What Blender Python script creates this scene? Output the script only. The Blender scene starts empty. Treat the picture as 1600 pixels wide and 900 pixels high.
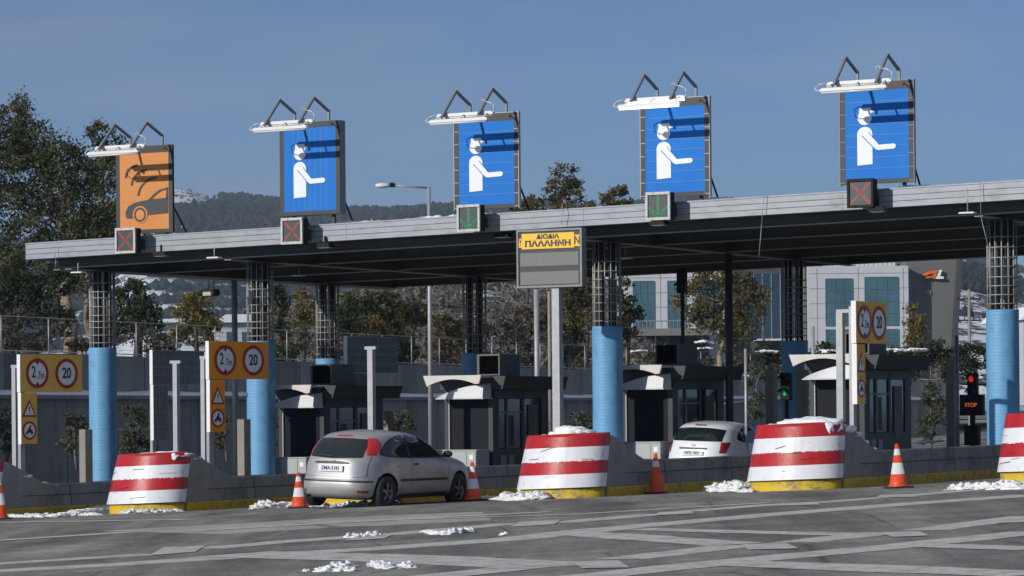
import bpy, bmesh, math, random
import numpy as np
from mathutils import Vector, Matrix, noise as mnoise
R_ = math.radians
rng = np.random.default_rng(7); random.seed(5)
sc = bpy.context.scene
C = sc.collection
# ------------------------------------------------------------------ camera, light, exposure
EYE = 1.56
cam_d = bpy.data.cameras.new('camera'); cam = bpy.data.objects.new('camera', cam_d); C.objects.link(cam)
cam.location = (0, 0, EYE); cam.rotation_euler = (Matrix.Rotation(R_(90), 3, 'X') @ Matrix.Rotation(-0.0087, 3, 'Z')).to_euler()
cam_d.sensor_width = 36; cam_d.lens = 4850.2/1600*36; cam_d.shift_y = 198/1600
cam_d.clip_start = 0.5; cam_d.clip_end = 20000
sc.camera = cam
sc.render.resolution_x = 1024; sc.render.resolution_y = 576
SUN_AZ, SUN_EL = 51.0, 22.5          # direction the light travels towards, measured from +Y to +X
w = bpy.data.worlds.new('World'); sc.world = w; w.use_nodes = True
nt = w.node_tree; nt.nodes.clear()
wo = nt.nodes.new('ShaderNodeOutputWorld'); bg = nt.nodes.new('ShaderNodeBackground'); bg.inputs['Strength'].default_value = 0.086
sky = nt.nodes.new('ShaderNodeTexSky'); sky.sky_type = 'NISHITA'; sky.sun_disc = False
sky.sun_elevation = R_(SUN_EL); sky.sun_rotation = R_(180+SUN_AZ); sky.altitude = 1500; sky.air_density = 0.62; sky.dust_density = 0.0; sky.ozone_density = 5.0
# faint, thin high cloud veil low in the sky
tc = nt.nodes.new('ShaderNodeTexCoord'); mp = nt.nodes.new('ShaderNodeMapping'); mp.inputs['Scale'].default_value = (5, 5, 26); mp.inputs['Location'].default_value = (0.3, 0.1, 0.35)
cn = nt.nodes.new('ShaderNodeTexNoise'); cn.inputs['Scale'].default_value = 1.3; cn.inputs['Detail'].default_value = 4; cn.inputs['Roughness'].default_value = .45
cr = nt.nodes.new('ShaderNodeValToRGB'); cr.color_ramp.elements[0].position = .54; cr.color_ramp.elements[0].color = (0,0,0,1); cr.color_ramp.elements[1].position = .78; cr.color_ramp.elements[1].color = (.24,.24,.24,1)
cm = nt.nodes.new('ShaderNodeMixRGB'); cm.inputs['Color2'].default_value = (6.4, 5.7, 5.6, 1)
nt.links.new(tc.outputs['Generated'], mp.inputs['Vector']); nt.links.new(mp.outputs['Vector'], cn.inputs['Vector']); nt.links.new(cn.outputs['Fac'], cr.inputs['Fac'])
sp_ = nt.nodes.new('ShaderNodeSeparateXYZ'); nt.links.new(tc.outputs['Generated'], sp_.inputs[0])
ov = nt.nodes.new('ShaderNodeMapRange'); ov.inputs['From Min'].default_value = .22; ov.inputs['From Max'].default_value = .75; ov.inputs['To Max'].default_value = .42; nt.links.new(sp_.outputs['Z'], ov.inputs['Value'])  # unseen cloud veil overhead, added to lift and neutralise the fill light
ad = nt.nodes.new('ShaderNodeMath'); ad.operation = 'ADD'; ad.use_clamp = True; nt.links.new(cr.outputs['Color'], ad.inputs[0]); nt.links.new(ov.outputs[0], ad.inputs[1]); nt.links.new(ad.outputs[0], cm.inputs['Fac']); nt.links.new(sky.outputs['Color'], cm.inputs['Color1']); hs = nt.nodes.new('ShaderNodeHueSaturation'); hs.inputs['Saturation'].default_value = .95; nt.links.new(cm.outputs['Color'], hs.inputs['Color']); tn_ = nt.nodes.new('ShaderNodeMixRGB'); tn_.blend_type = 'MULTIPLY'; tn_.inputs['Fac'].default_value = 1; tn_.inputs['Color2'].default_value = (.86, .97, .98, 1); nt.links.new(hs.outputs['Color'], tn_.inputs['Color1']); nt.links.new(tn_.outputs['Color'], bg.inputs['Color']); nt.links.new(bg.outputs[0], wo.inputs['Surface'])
sd = bpy.data.lights.new('sun', 'SUN'); sd.energy = 3.8; sd.angle = R_(0.53); sd.color = (1, .95, .88)
so = bpy.data.objects.new('sun', sd); C.objects.link(so)
T = Vector((math.sin(R_(SUN_AZ))*math.cos(R_(SUN_EL)), math.cos(R_(SUN_AZ))*math.cos(R_(SUN_EL)), -math.sin(R_(SUN_EL))))
so.rotation_euler = T.to_track_quat('-Z', 'Y').to_euler(); so.location = (-60, -60, 60)
sc.view_settings.view_transform = 'Standard'; sc.view_settings.look = 'None'; sc.view_settings.exposure = 0.0; sc.view_settings.gamma = 1
sc.render.engine = 'CYCLES'
# ------------------------------------------------------------------ geometry of the place
TH = 0.50864; F = 4850.2; RO = .0087
RV = np.array([math.cos(TH), -math.sin(TH)]); LV = np.array([math.sin(TH), math.cos(TH)])
O = np.array([.93, 57.74]); GX, GY = .0359*RV+.003*LV; PITCH = 4.732; CS = .01627
RZ = -TH
def clamp(a, lo, hi): return max(lo, min(hi, a))
def G(X, Y): return GX*clamp(X-O[0], -45, 45)+GY*(clamp(Y, 50, 110)-O[1])
def XY(u, v): q = O+u*RV+v*LV; return float(q[0]), float(q[1])
def W(u, v, h=0.0): X, Y = XY(u, v); return Vector((X, Y, G(X, Y)+h))
def UV(X, Y): q = np.array([X, Y])-O; return float(q@RV), float(q@LV)
def ray(px, py):
    a = px-800; b = py-648; y = b+RO*a; x = a-RO*y
    return x/F, -y/F
def at(px, py, Y): dx, dz = ray(px, py); return Vector((dx*Y, Y, EYE+dz*Y))
def at_z(px, py, z): dx, dz = ray(px, py); t = (z-EYE)/dz; return Vector((dx*t, t, z))
def gnd(px, py):
    dx, dz = ray(px, py); lo, hi = 5., 400.
    for i in range(50):
        m = (lo+hi)/2
        if EYE+dz*m > G(dx*m, m): lo = m
        else: hi = m
    return Vector((dx*m, m, G(dx*m, m)))
def atv(px, py, v):
    dx, dz = ray(px, py); t = (v+O@LV)/(dx*LV[0]+LV[1]); X = dx*t
    return UV(X, t)[0], EYE+dz*t
# ------------------------------------------------------------------ materials
def lin(c):
    if isinstance(c, str): c = tuple(int(c[i:i+2], 16)/255 for i in (0, 2, 4))
    return tuple(x/12.92 if x <= .04045 else ((x+.055)/1.055)**2.4 for x in c)
MATS = {}
def mat(name, col, rough=.6, metal=0., var=.12, scale=3., bump=0., bscale=40., col2=None, c2pos=(.5, .7), c2scale=1.5, emit=0., spec=.5, coat=0., stretch=(1, 1, 1)):
    """base colour (linear) varied by noise; col2 = stains with a shape of their own"""
    m = bpy.data.materials.new(name); m.use_nodes = True; n = m.node_tree; b = n.nodes['Principled BSDF']
    b.inputs['Roughness'].default_value = rough; b.inputs['Metallic'].default_value = metal; b.inputs['Specular IOR Level'].default_value = spec
    b.inputs['Coat Weight'].default_value = coat; b.inputs['Coat Roughness'].default_value = .08
    t = n.nodes.new('ShaderNodeTexCoord'); mp = n.nodes.new('ShaderNodeMapping'); mp.inputs['Scale'].default_value = stretch
    n.links.new(t.outputs['Object'], mp.inputs['Vector'])
    no = n.nodes.new('ShaderNodeTexNoise'); no.inputs['Scale'].default_value = scale; no.inputs['Detail'].default_value = 6; no.inputs['Roughness'].default_value = .65
    n.links.new(mp.outputs[0], no.inputs['Vector'])
    rp = n.nodes.new('ShaderNodeValToRGB'); rp.color_ramp.elements[0].position = .3; rp.color_ramp.elements[1].position = .7
    rp.color_ramp.elements[0].color = (*[max(0, c*(1-var)) for c in col], 1); rp.color_ramp.elements[1].color = (*[min(1, c*(1+var)) for c in col], 1)
    n.links.new(no.outputs['Fac'], rp.inputs['Fac']); out = rp.outputs['Color']
    if col2 is not None:
        n2 = n.nodes.new('ShaderNodeTexNoise'); n2.inputs['Scale'].default_value = c2scale; n2.inputs['Detail'].default_value = 8; n2.inputs['Roughness'].default_value = .7
        n.links.new(mp.outputs[0], n2.inputs['Vector'])
        r2 = n.nodes.new('ShaderNodeValToRGB'); r2.color_ramp.elements[0].position = c2pos[0]; r2.color_ramp.elements[1].position = c2pos[1]
        mx = n.nodes.new('ShaderNodeMixRGB'); mx.inputs['Color2'].default_value = (*col2, 1)
        n.links.new(n2.outputs['Fac'], r2.inputs['Fac']); n.links.new(r2.outputs['Color'], mx.inputs['Fac']); n.links.new(out, mx.inputs['Color1']); out = mx.outputs['Color']
    n.links.new(out, b.inputs['Base Color'])
    if bump > 0:
        nb = n.nodes.new('ShaderNodeTexNoise'); nb.inputs['Scale'].default_value = bscale; nb.inputs['Detail'].default_value = 5
        n.links.new(mp.outputs[0], nb.inputs['Vector']); bp = n.nodes.new('ShaderNodeBump'); bp.inputs['Strength'].default_value = bump; bp.inputs['Distance'].default_value = .03
        n.links.new(nb.outputs['Fac'], bp.inputs['Height']); n.links.new(bp.outputs['Normal'], b.inputs['Normal'])
    if emit > 0:
        b.inputs['Emission Color'].default_value = (*col, 1); b.inputs['Emission Strength'].default_value = emit
    MATS[name] = m; return m
def leafmat(name, c1, c2, c3, trans=.25):
    m = bpy.data.materials.new(name); m.use_nodes = True; n = m.node_tree; b = n.nodes['Principled BSDF']; b.inputs['Roughness'].default_value = .7; b.inputs['Specular IOR Level'].default_value = .25
    at_ = n.nodes.new('ShaderNodeAttribute'); at_.attribute_name = 'tint'
    rp = n.nodes.new('ShaderNodeValToRGB'); e = rp.color_ramp.elements; e[0].position = 0; e[0].color = (*c1, 1); e[1].position = 1; e[1].color = (*c3, 1); k = e.new(.5); k.color = (*c2, 1)
    n.links.new(at_.outputs['Fac'], rp.inputs['Fac']); n.links.new(rp.outputs['Color'], b.inputs['Base Color'])
    tr = n.nodes.new('ShaderNodeBsdfTranslucent'); n.links.new(rp.outputs['Color'], tr.inputs['Color']); mx = n.nodes.new('ShaderNodeMixShader'); mx.inputs['Fac'].default_value = trans
    n.links.new(b.outputs[0], mx.inputs[1]); n.links.new(tr.outputs[0], mx.inputs[2]); n.links.new(mx.outputs[0], n.nodes['Material Output'].inputs['Surface'])
    MATS[name] = m; return m
mat('concrete', (.25,.245,.235), .85, var=.18, scale=2.5, bump=.25, bscale=30, col2=(.085,.088,.09), c2pos=(.5,.72), c2scale=1.6)
mat('dark_concrete', (.25,.24,.222), .9, var=.25, scale=1.2, bump=.2, col2=(.06,.06,.06), c2pos=(.5,.75), c2scale=.5, stretch=(1,1,.18))
mat('post_concrete', (.27,.25,.22), .85, var=.12, scale=5)
mat('yellow_paint', (.60,.41,.02), .6, var=.15, scale=6, col2=(.22,.18,.09), c2pos=(.50,.62), c2scale=5)
mat('red_paint', (.42,.012,.014), .32, var=.12, scale=5, col2=(.30,.02,.02), c2pos=(.50,.66), c2scale=6, coat=.3, stretch=(1,1,.5), bump=.12, bscale=9)
mat('white_paint', (.72,.73,.76), .35, var=.04, scale=5, col2=(.46,.44,.42), c2pos=(.57,.74), c2scale=6, coat=.2, stretch=(1,1,.45), bump=.12, bscale=9)
mat('blue_sleeve', (.14,.36,.60), .5, var=.06, scale=4, col2=(.09,.23,.37), c2pos=(.50,.68), c2scale=1.8, stretch=(1,1,.6), bump=.1, bscale=6)
mat('rebar', (.40,.40,.39), .55, metal=.2, var=.2, scale=14)
mat('dark_steel', (.05,.052,.056), .55, metal=.3, var=.2, scale=5)
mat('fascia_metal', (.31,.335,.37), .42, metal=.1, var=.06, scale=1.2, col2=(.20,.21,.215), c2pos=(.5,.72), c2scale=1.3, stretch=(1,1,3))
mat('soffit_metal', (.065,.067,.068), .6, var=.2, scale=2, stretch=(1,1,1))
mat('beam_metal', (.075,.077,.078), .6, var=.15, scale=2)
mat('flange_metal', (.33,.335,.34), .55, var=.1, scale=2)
mat('galv', (.36,.37,.38), .5, metal=.25, var=.12, scale=6)
mat('grey_metal', (.20,.215,.225), .5, metal=.1, var=.1, scale=4)
mat('sign_frame', (.024,.023,.021), .5, var=.15, scale=6)
mat('sign_edge_white', (.8,.8,.8), .5, var=.05)
mat('sign_blue', (.016,.18,.60), .5, var=.04, scale=2, spec=.12)
mat('sign_orange', (.62,.22,.035), .5, var=.05, scale=2)
mat('sign_white', (.80,.82,.86), .4, var=.03)
mat('sign_black', (.03,.03,.03), .5, var=.1)
mat('sign_red', (.40,.02,.02), .45, var=.08)
mat('panel_orange', (.95,.33,.005), .4, var=.06, scale=3, emit=0)
mat('panel_yellow', (.85,.50,.10), .45, var=.08, scale=3)
mat('panel_faded', (.80,.46,.06), .5, var=.12, scale=5, col2=(.45,.16,.02), c2pos=(.55,.7), c2scale=6)
mat('plate_yellow', (.90,.52,.02), .45, var=.03)
mat('lamp_white', (.75,.75,.74), .35, var=.05)
mat('lamp_glow', (1,1,.97), .3, var=.0, emit=2.2)
mat('led_screen', (.16,.16,.155), .5, var=.06, scale=10)
mat('signal_face', (.03,.048,.045), .4, var=.15, scale=10)
mat('signal_frame_white', (.55,.55,.54), .5, var=.15, scale=14, col2=(.25,.24,.23), c2pos=(.52,.62), c2scale=14)
mat('led_red', (.42,.05,.06), .4, var=.2, scale=30, emit=.05)
mat('led_green', (.02,.25,.12), .4, var=.2, scale=30, emit=.03)
mat('light_red', (1,.02,.03), .3, emit=.6)
mat('light_green', (.02,.6,.2), .3, emit=.10)
mat('led_orange', (1,.16,.05), .3, emit=.4)
mat('black_plastic', (.010,.010,.011), .6, var=.2, spec=.2)
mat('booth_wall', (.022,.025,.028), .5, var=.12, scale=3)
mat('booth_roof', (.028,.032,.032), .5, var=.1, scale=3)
mat('booth_visor', (.62,.60,.56), .5, var=.06, scale=4, col2=(.35,.33,.30), c2pos=(.58,.75), c2scale=3)
mat('booth_visor_grey', (.55,.56,.58), .45, var=.06)
mat('curtain', (.006,.007,.014), .5, var=.3, scale=3, stretch=(8,8,.4), spec=.15)
mat('unit_casing', (.12,.12,.115), .6)
mat('void', (.002,.002,.002), 1, spec=0)
mat('dark_glass', (.010,.014,.018), .06, var=.3, scale=1, spec=.8)
mat('blue_glass', (.012,.03,.06), .08, var=.3, scale=1, spec=.8)
mat('beige_blind', (.13,.125,.10), .6, var=.15, scale=4)
mat('cabinet', (.40,.41,.41), .5, var=.06, scale=3)
mat('cone_orange', (.72,.075,.02), .45, var=.1, scale=10, col2=(.4,.06,.03), c2pos=(.58,.75), c2scale=8)
mat('cone_white', (.75,.75,.76), .45, var=.05, scale=10, col2=(.4,.38,.36), c2pos=(.6,.75), c2scale=10)
mat('rubber', (.02,.02,.02), .8, var=.2, bump=.2)
mat('tyre', (.018,.018,.019), .75, var=.2)
mat('rim', (.22,.22,.23), .4, metal=.6, var=.1)
mat('silver_paint', (.42,.42,.43), .42, metal=.3, var=.03, scale=2, coat=.35, col2=(.30,.28,.25), c2pos=(.46,.7), c2scale=1.2)
mat('white_car_paint', (.78,.79,.82), .3, var=.02, coat=.6)
mat('car_trim', (.02,.02,.022), .5, var=.1)
mat('car_seam', (.06,.06,.065), .6, var=.0)
mat('car_glass', (.012,.017,.019), .05, var=.5, scale=2.2, spec=.9)
mat('tail_red', (.62,.012,.012), .12, var=.15, scale=6, coat=1)
mat('tail_dark', (.25,.01,.01), .15, var=.1, coat=1)
mat('underbody', (.012,.012,.012), .9)
mat('stone_white', (.55,.56,.585), .6, var=.05, scale=.5)
mat('bld_grey', (.14,.142,.14), .6, var=.1, scale=.4)
mat('bld_dark', (.06,.065,.07), .6, var=.2, scale=.4)
mat('bld_glass', (.06,.13,.165), .2, var=.3, scale=.25, spec=.7)
mat('bld_glass2', (.10,.16,.19), .4)
mat('bld_concrete', (.20,.19,.18), .8, var=.15, scale=.8)
mat('bark_pale', (.30,.24,.19), .85, var=.25, scale=3, bump=.3, col2=(.12,.09,.07), c2pos=(.48,.6), c2scale=2.5, stretch=(1,1,.4))
mat('bark_dark', (.08,.065,.05), .9, var=.25, scale=4, bump=.3)
mat('twig_grey', (.17,.15,.135), .9, var=.25, scale=4)
mat('cable', (.03,.03,.03), .6)
mat('cable_white', (.7,.7,.7), .5)
mat('logo_orange', (.75,.16,.03), .4); mat('logo_white', (.9,.9,.9), .4)
leafmat('leaf_euc', (.045,.052,.024), (.105,.112,.050), (.20,.195,.09), .35)
leafmat('leaf_weep', (.065,.064,.028), (.15,.13,.055), (.25,.195,.08), .35)
leafmat('leaf_pine', (.018,.026,.012), (.045,.058,.026), (.095,.11,.048))
leafmat('leaf_autumn', (.08,.08,.025), (.20,.165,.045), (.32,.24,.07), .35)
leafmat('leaf_rust', (.05,.05,.018), (.12,.085,.028), (.20,.12,.035))
leafmat('leaf_olive', (.045,.048,.028), (.085,.09,.055), (.14,.14,.09))
leafmat('leaf_brush', (.045,.042,.03), (.09,.08,.06), (.15,.13,.10))
leafmat('leaf_green', (.025,.033,.010), (.058,.07,.02), (.11,.12,.035))
def snow_mat(name):
    m = mat(name, (.84,.86,.90), .55, var=.03, scale=6, bump=.5, bscale=18)
    b = m.node_tree.nodes['Principled BSDF']; b.inputs['Subsurface Weight'].default_value = .15; b.inputs['Subsurface Radius'].default_value = (.06,.07,.08); return m
snow_mat('snow')
m_ = mat('road_snow', (.80,.81,.83), .6, var=.06, scale=9, bump=.6, bscale=22, col2=(.36,.34,.32), c2pos=(.54,.70), c2scale=7)
m_.node_tree.nodes['Principled BSDF'].inputs['Subsurface Weight'].default_value = .1
# ------------------------------------------------------------------ mesh helpers
class MB:
    def __init__(s): s.v = []; s.f = []; s.mi = []; s.sm = []
    def add(s, vs, fs, mi=0, sm=False):
        b = len(s.v); s.v += [tuple(p) for p in vs]
        for f in fs: s.f.append(tuple(i+b for i in f)); s.mi.append(mi); s.sm.append(sm)
    def box(s, x0, x1, y0, y1, z0, z1, mi=0):
        s.add([(x0,y0,z0),(x1,y0,z0),(x1,y1,z0),(x0,y1,z0),(x0,y0,z1),(x1,y0,z1),(x1,y1,z1),(x0,y1,z1)],
              [(3,2,1,0),(4,5,6,7),(0,1,5,4),(1,2,6,5),(2,3,7,6),(3,0,4,7)], mi)
    def tube(s, a, b, r, r2=None, n=10, mi=0, cap=True):
        a = Vector(a); b = Vector(b); r2 = r if r2 is None else r2; d = (b-a)
        if d.length < 1e-6: return
        d.normalize(); q = d.to_track_quat('Z', 'Y'); vs = []
        for p, rr in ((a, r), (b, r2)):
            for i in range(n): vs.append(p+q @ Vector((rr*math.cos(2*math.pi*i/n), rr*math.sin(2*math.pi*i/n), 0)))
        s.add(vs, [(i, (i+1) % n, n+(i+1) % n, n+i) for i in range(n)], mi, True)
        if cap: s.add([], []); bse = len(s.v)-2*n; s.f += [tuple(bse+i for i in reversed(range(n))), tuple(bse+n+i for i in range(n))]; s.mi += [mi]*2; s.sm += [False]*2
    def bar(s, a, b, w_, h_, mi=0, up=(0, 0, 1)):
        a = Vector(a); b = Vector(b); d = (b-a).normalized(); up = Vector(up); sx = d.cross(up)
        if sx.length < 1e-4: sx = Vector((1, 0, 0))
        sx.normalize(); uz = sx.cross(d); vs = []
        for p in (a, b):
            for i, j in ((-1,-1),(1,-1),(1,1),(-1,1)): vs.append(p+sx*(i*w_/2)+uz*(j*h_/2))
        s.add(vs, [(3,2,1,0),(4,5,6,7),(0,1,5,4),(1,2,6,5),(2,3,7,6),(3,0,4,7)], mi)
    def path(s, pts, r, n=8, mi=0):
        for a, b in zip(pts[:-1], pts[1:]): s.tube(a, b, r, n=n, mi=mi)
    def lathe(s, prof, n=32, mi=0, axis='z', c=(0, 0, 0), sm=True, mis=None):
        vs = []
        for r, z in prof:
            for i in range(n):
                a = 2*math.pi*i/n; p = (r*math.cos(a), r*math.sin(a), z)
                if axis == 'y': p = (p[0], p[2], p[1])
                if axis == 'x': p = (p[2], p[0], p[1])
                vs.append((p[0]+c[0], p[1]+c[1], p[2]+c[2]))
        for k in range(len(prof)-1):
            m_ = mis[k] if mis else mi
            s.add([], []); 
            for i in range(n): s.f.append((k*n+i+len(s.v), k*n+(i+1) % n+len(s.v), (k+1)*n+(i+1) % n+len(s.v), (k+1)*n+i+len(s.v))); s.mi.append(m_); s.sm.append(sm)
        s.v += vs
    def prism(s, poly, y0, y1, mi=0):
        """polygon in local x,z extruded in y"""
        n = len(poly); vs = [(x, y0, z) for x, z in poly]+[(x, y1, z) for x, z in poly]
        s.add(vs, [tuple(range(n)), tuple(reversed(range(n, 2*n)))]+[(i, i+n, (i+1) % n+n, (i+1) % n) for i in range(n)], mi)
    def prismz(s, poly, z0, z1, mi=0):
        n = len(poly); vs = [(x, y, z0) for x, y in poly]+[(x, y, z1) for x, y in poly]
        s.add(vs, [tuple(reversed(range(n))), tuple(range(n, 2*n))]+[(i, (i+1) % n, (i+1) % n+n, i+n) for i in range(n)], mi)
    def build(s, name, mats, parent=None, bevel=0., fixn=True):
        me = bpy.data.meshes.new(name); me.from_pydata(s.v, [], s.f)
        if not isinstance(mats, (list, tuple)): mats = [mats]
        for m in mats: me.materials.append(MATS[m])
        me.polygons.foreach_set('material_index', s.mi); me.polygons.foreach_set('use_smooth', s.sm); me.update()
        if fixn:
            bm = bmesh.new(); bm.from_mesh(me); bmesh.ops.recalc_face_normals(bm, faces=bm.faces); bm.to_mesh(me); bm.free()
        o = bpy.data.objects.new(name, me); C.objects.link(o)
        if parent: o.parent = parent
        if bevel > 0:
            md = o.modifiers.new('bevel', 'BEVEL'); md.width = bevel; md.segments = 2; md.limit_method = 'ANGLE'; md.angle_limit = R_(40)
        return o
def thing(name, label, cat, loc=(0, 0, 0), rz=0., group=None):
    o = bpy.data.objects.new(name, None); C.objects.link(o); o.location = loc; o.rotation_euler = (0, 0, rz); o.empty_display_size = .2
    o['label'] = label; o['category'] = cat
    if group: o['group'] = group
    return o
def tag(o, label=None, cat=None, group=None, kind=None):
    if label: o['label'] = label
    if cat: o['category'] = cat
    if group: o['group'] = group
    if kind: o['kind'] = kind
    return o
def dup(root, loc, rz, label, group=None):
    r = root.copy(); C.objects.link(r); r.location = loc; r.rotation_euler = (0, 0, rz); r['label'] = label
    if group: r['group'] = group
    def rec(src, dst):
        for ch in list(src.children):
            c = ch.copy(); C.objects.link(c); c.parent = dst; rec(ch, c)
    rec(root, r); return r
def text(name, s, size, m, parent, loc, rot=(R_(90), 0, 0), ext=.002, sx=1., bold=0., align='CENTER'):
    cu = bpy.data.curves.new(name, 'FONT'); cu.body = s; cu.size = size; cu.align_x = align; cu.align_y = 'CENTER'; cu.extrude = ext; cu.offset = bold
    o = bpy.data.objects.new(name, cu); C.objects.link(o); bpy.context.view_layer.update()
    me = bpy.data.meshes.new_from_object(o.evaluated_get(bpy.context.evaluated_depsgraph_get())); bpy.data.objects.remove(o)
    me.materials.clear(); me.materials.append(MATS[m]); o = bpy.data.objects.new(name, me); C.objects.link(o); o.parent = parent; o.location = loc; o.rotation_euler = rot; o.scale = (sx, 1, 1); return o
def circle(cx, cz, r, n=32, a0=0, a1=2*math.pi, full=True):
    k = n if full else n+1
    return [(cx+r*math.cos(a0+(a1-a0)*i/n), cz+r*math.sin(a0+(a1-a0)*i/n)) for i in range(k)]
def arcband(cx, cz, r0, r1, a0, a1, n=16):
    return [(cx+r1*math.cos(a0+(a1-a0)*i/n), cz+r1*math.sin(a0+(a1-a0)*i/n)) for i in range(n+1)]+[(cx+r0*math.cos(a1+(a0-a1)*i/n), cz+r0*math.sin(a1+(a0-a1)*i/n)) for i in range(n+1)]
# ------------------------------------------------------------------ ground
def ground_mat():
    m = bpy.data.materials.new('asphalt'); m.use_nodes = True; n = m.node_tree; b = n.nodes['Principled BSDF']; b.inputs['Roughness'].default_value = .88; b.inputs['Specular IOR Level'].default_value = .3
    t = n.nodes.new('ShaderNodeTexCoord')
    def noise(sc_, det, stretch=(1, 1, 1), rz=0., ro=.6):
        mp = n.nodes.new('ShaderNodeMapping'); mp.inputs['Scale'].default_value = stretch; mp.inputs['Rotation'].default_value = (0, 0, rz)
        x = n.nodes.new('ShaderNodeTexNoise'); x.inputs['Scale'].default_value = sc_; x.inputs['Detail'].default_value = det; x.inputs['Roughness'].default_value = ro
        n.links.new(t.outputs['Object'], mp.inputs['Vector']); n.links.new(mp.outputs[0], x.inputs['Vector']); return x.outputs['Fac']
    def ramp(f, p0, p1, c0, c1):
        r = n.nodes.new('ShaderNodeValToRGB'); r.color_ramp.elements[0].position = p0; r.color_ramp.elements[1].position = p1; r.color_ramp.elements[0].color = (*c0, 1); r.color_ramp.elements[1].color = (*c1, 1); n.links.new(f, r.inputs['Fac']); return r.outputs['Color']
    def mix(f, a, b_, typ='MIX'):
        x = n.nodes.new('ShaderNodeMixRGB'); x.blend_type = typ
        if isinstance(f, float): x.inputs['Fac'].default_value = f
        else: n.links.new(f, x.inputs['Fac'])
        n.links.new(a, x.inputs['Color1']); n.links.new(b_, x.inputs['Color2']); return x.outputs['Color']
    base = ramp(noise(.25, 6), .35, .7, (.215,.206,.188), (.335,.32,.294))
    streak = ramp(noise(.9, 5, (1, .10, 1), TH, .65), .38, .66, (.55,.55,.55), (1.15,1.15,1.15))       # tyre-worn streaks along the lanes
    streak2 = ramp(noise(.7, 4, (.12, 1, 1), 0.25, .6), .4, .65, (.86,.86,.86), (1.08,1.08,1.08))
    grain = ramp(noise(22, 4, (1, 1, 1), 0, .85), .36, .64, (.62,.62,.62), (1.34,1.34,1.34))
    c = mix(1., base, streak, 'MULTIPLY'); c = mix(1., c, streak2, 'MULTIPLY'); c = mix(1., c, grain, 'MULTIPLY')
    mid = ramp(noise(5, 6, (1, 1, 1), 0, .75), .35, .66, (.80,.80,.80), (1.18,1.18,1.18)); c = mix(1., c, mid, 'MULTIPLY')
    crack = n.nodes.new('ShaderNodeTexVoronoi'); crack.feature = 'DISTANCE_TO_EDGE'; crack.inputs['Scale'].default_value = .35; mp = n.nodes.new('ShaderNodeMapping'); mp.inputs['Scale'].default_value = (1, .7, 1)
    n.links.new(t.outputs['Object'], mp.inputs['Vector']); n.links.new(mp.outputs[0], crack.inputs['Vector']); cr_ = ramp(crack.outputs['Distance'], .0, .012, (.55,.55,.55), (1,1,1)); c = mix(1., c, cr_, 'MULTIPLY')
    n.links.new(c, b.inputs['Base Color']); bp = n.nodes.new('ShaderNodeBump'); bp.inputs['Strength'].default_value = .5; bp.inputs['Distance'].default_value = .01
    n.links.new(noise(55, 3), bp.inputs['Height']); n.links.new(bp.outputs['Normal'], b.inputs['Normal']); MATS['asphalt'] = m
ground_mat()
xs = [-4000, -1500, -400, -100]+list(np.arange(-44.07, 46, 5))+[45.93, 100, 400, 1500, 4000]
ys = [-300, -50, 0, 25, 40, 50]+list(np.arange(54, 110, 4))+[110, 140, 300, 1000, 6000]
vv = [(x, y, G(x, y) if y < 300 else G(x, y)-.0) for y in ys for x in xs]; nx = len(xs)
gm = MB(); gm.add(vv, [(j*nx+i, j*nx+i+1, (j+1)*nx+i+1, (j+1)*nx+i) for j in range(len(ys)-1) for i in range(nx-1)], 0, True)
tag(gm.build('ground', 'asphalt'), kind='structure')
# faded, ground-off lane markings: thin sheets lying on the asphalt
mat('faded_marking', (.54,.53,.51), .85, var=.3, scale=16, col2=(.34,.328,.305), c2pos=(.48,.62), c2scale=3.5)
mat('pale_patch', (.44,.43,.41), .88, var=.25, scale=12, col2=(.29,.28,.26), c2pos=(.4,.65), c2scale=.9)
def strip(pts, wid, lift, mb, jit=.0):
    P = [gnd(*p) for p in pts]; Q = []
    for a, b in zip(P[:-1], P[1:]):
        n_ = max(1, int((b-a).length/.35))
        for i in range(n_): Q.append(a.lerp(b, i/n_))
    Q.append(P[-1]); vs = []
    for i, p in enumerate(Q):
        d = (Q[min(i+1, len(Q)-1)]-Q[max(i-1, 0)]); d.z = 0; d.normalize(); nrm = Vector((-d.y, d.x, 0)); ww = wid*(1+.22*mnoise.noise(Vector((p.x*1.3, p.y*1.3, wid*9))))
        for s_ in (-1, 1): q = p+nrm*(s_*ww/2); vs.append((q.x, q.y, G(q.x, q.y)+lift))
    mb.add(vs, [(2*i, 2*i+2, 2*i+3, 2*i+1) for i in range(len(Q)-1)])
mk = MB(); L_ = .004
lines = [([(-20,893),(180,882),(365,870),(590,857),(800,842),(950,826),(1215,803),(1420,787),(1620,773)], .34),
 ([(320,857),(450,846),(560,838)], .28), ([(600,836),(800,818)], .26), ([(-20,882),(235,866)], .24),
 ([(870,817),(1030,803)], .26), ([(1075,799),(1225,787)], .24), ([(1270,786),(1400,776),(1620,757)], .22),
 ([(800,888),(895,879)], .30), ([(970,874),(1160,852)], .28), ([(1240,848),(1385,832)], .26), ([(1440,829),(1620,806)], .25),
 ([(900,903),(1120,880),(1390,855),(1620,831)], .30), ([(365,866),(600,872),(860,884)], .42),
 ([(875,832),(1010,841),(1150,851)], .26), ([(1000,827),(1180,832),(1350,836)], .18), ([(1110,879),(1350,888),(1620,898)], .28), ([(1430,852),(1620,858)], .2),
 ([(660,903),(800,889)], .26), ([(-20,846),(200,832)], .2), ([(300,830),(620,812),(860,800)], .22), ([(-20,817),(300,812)], .2), ([(640,812),(900,804),(1200,786)], .14)]
for i, (p, wd) in enumerate(lines): strip(p, wd*2.5, .0015+.00025*i, mk)
tag(mk.build('road_marking', 'faded_marking', fixn=False), kind='structure')
ck = MB()
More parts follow.
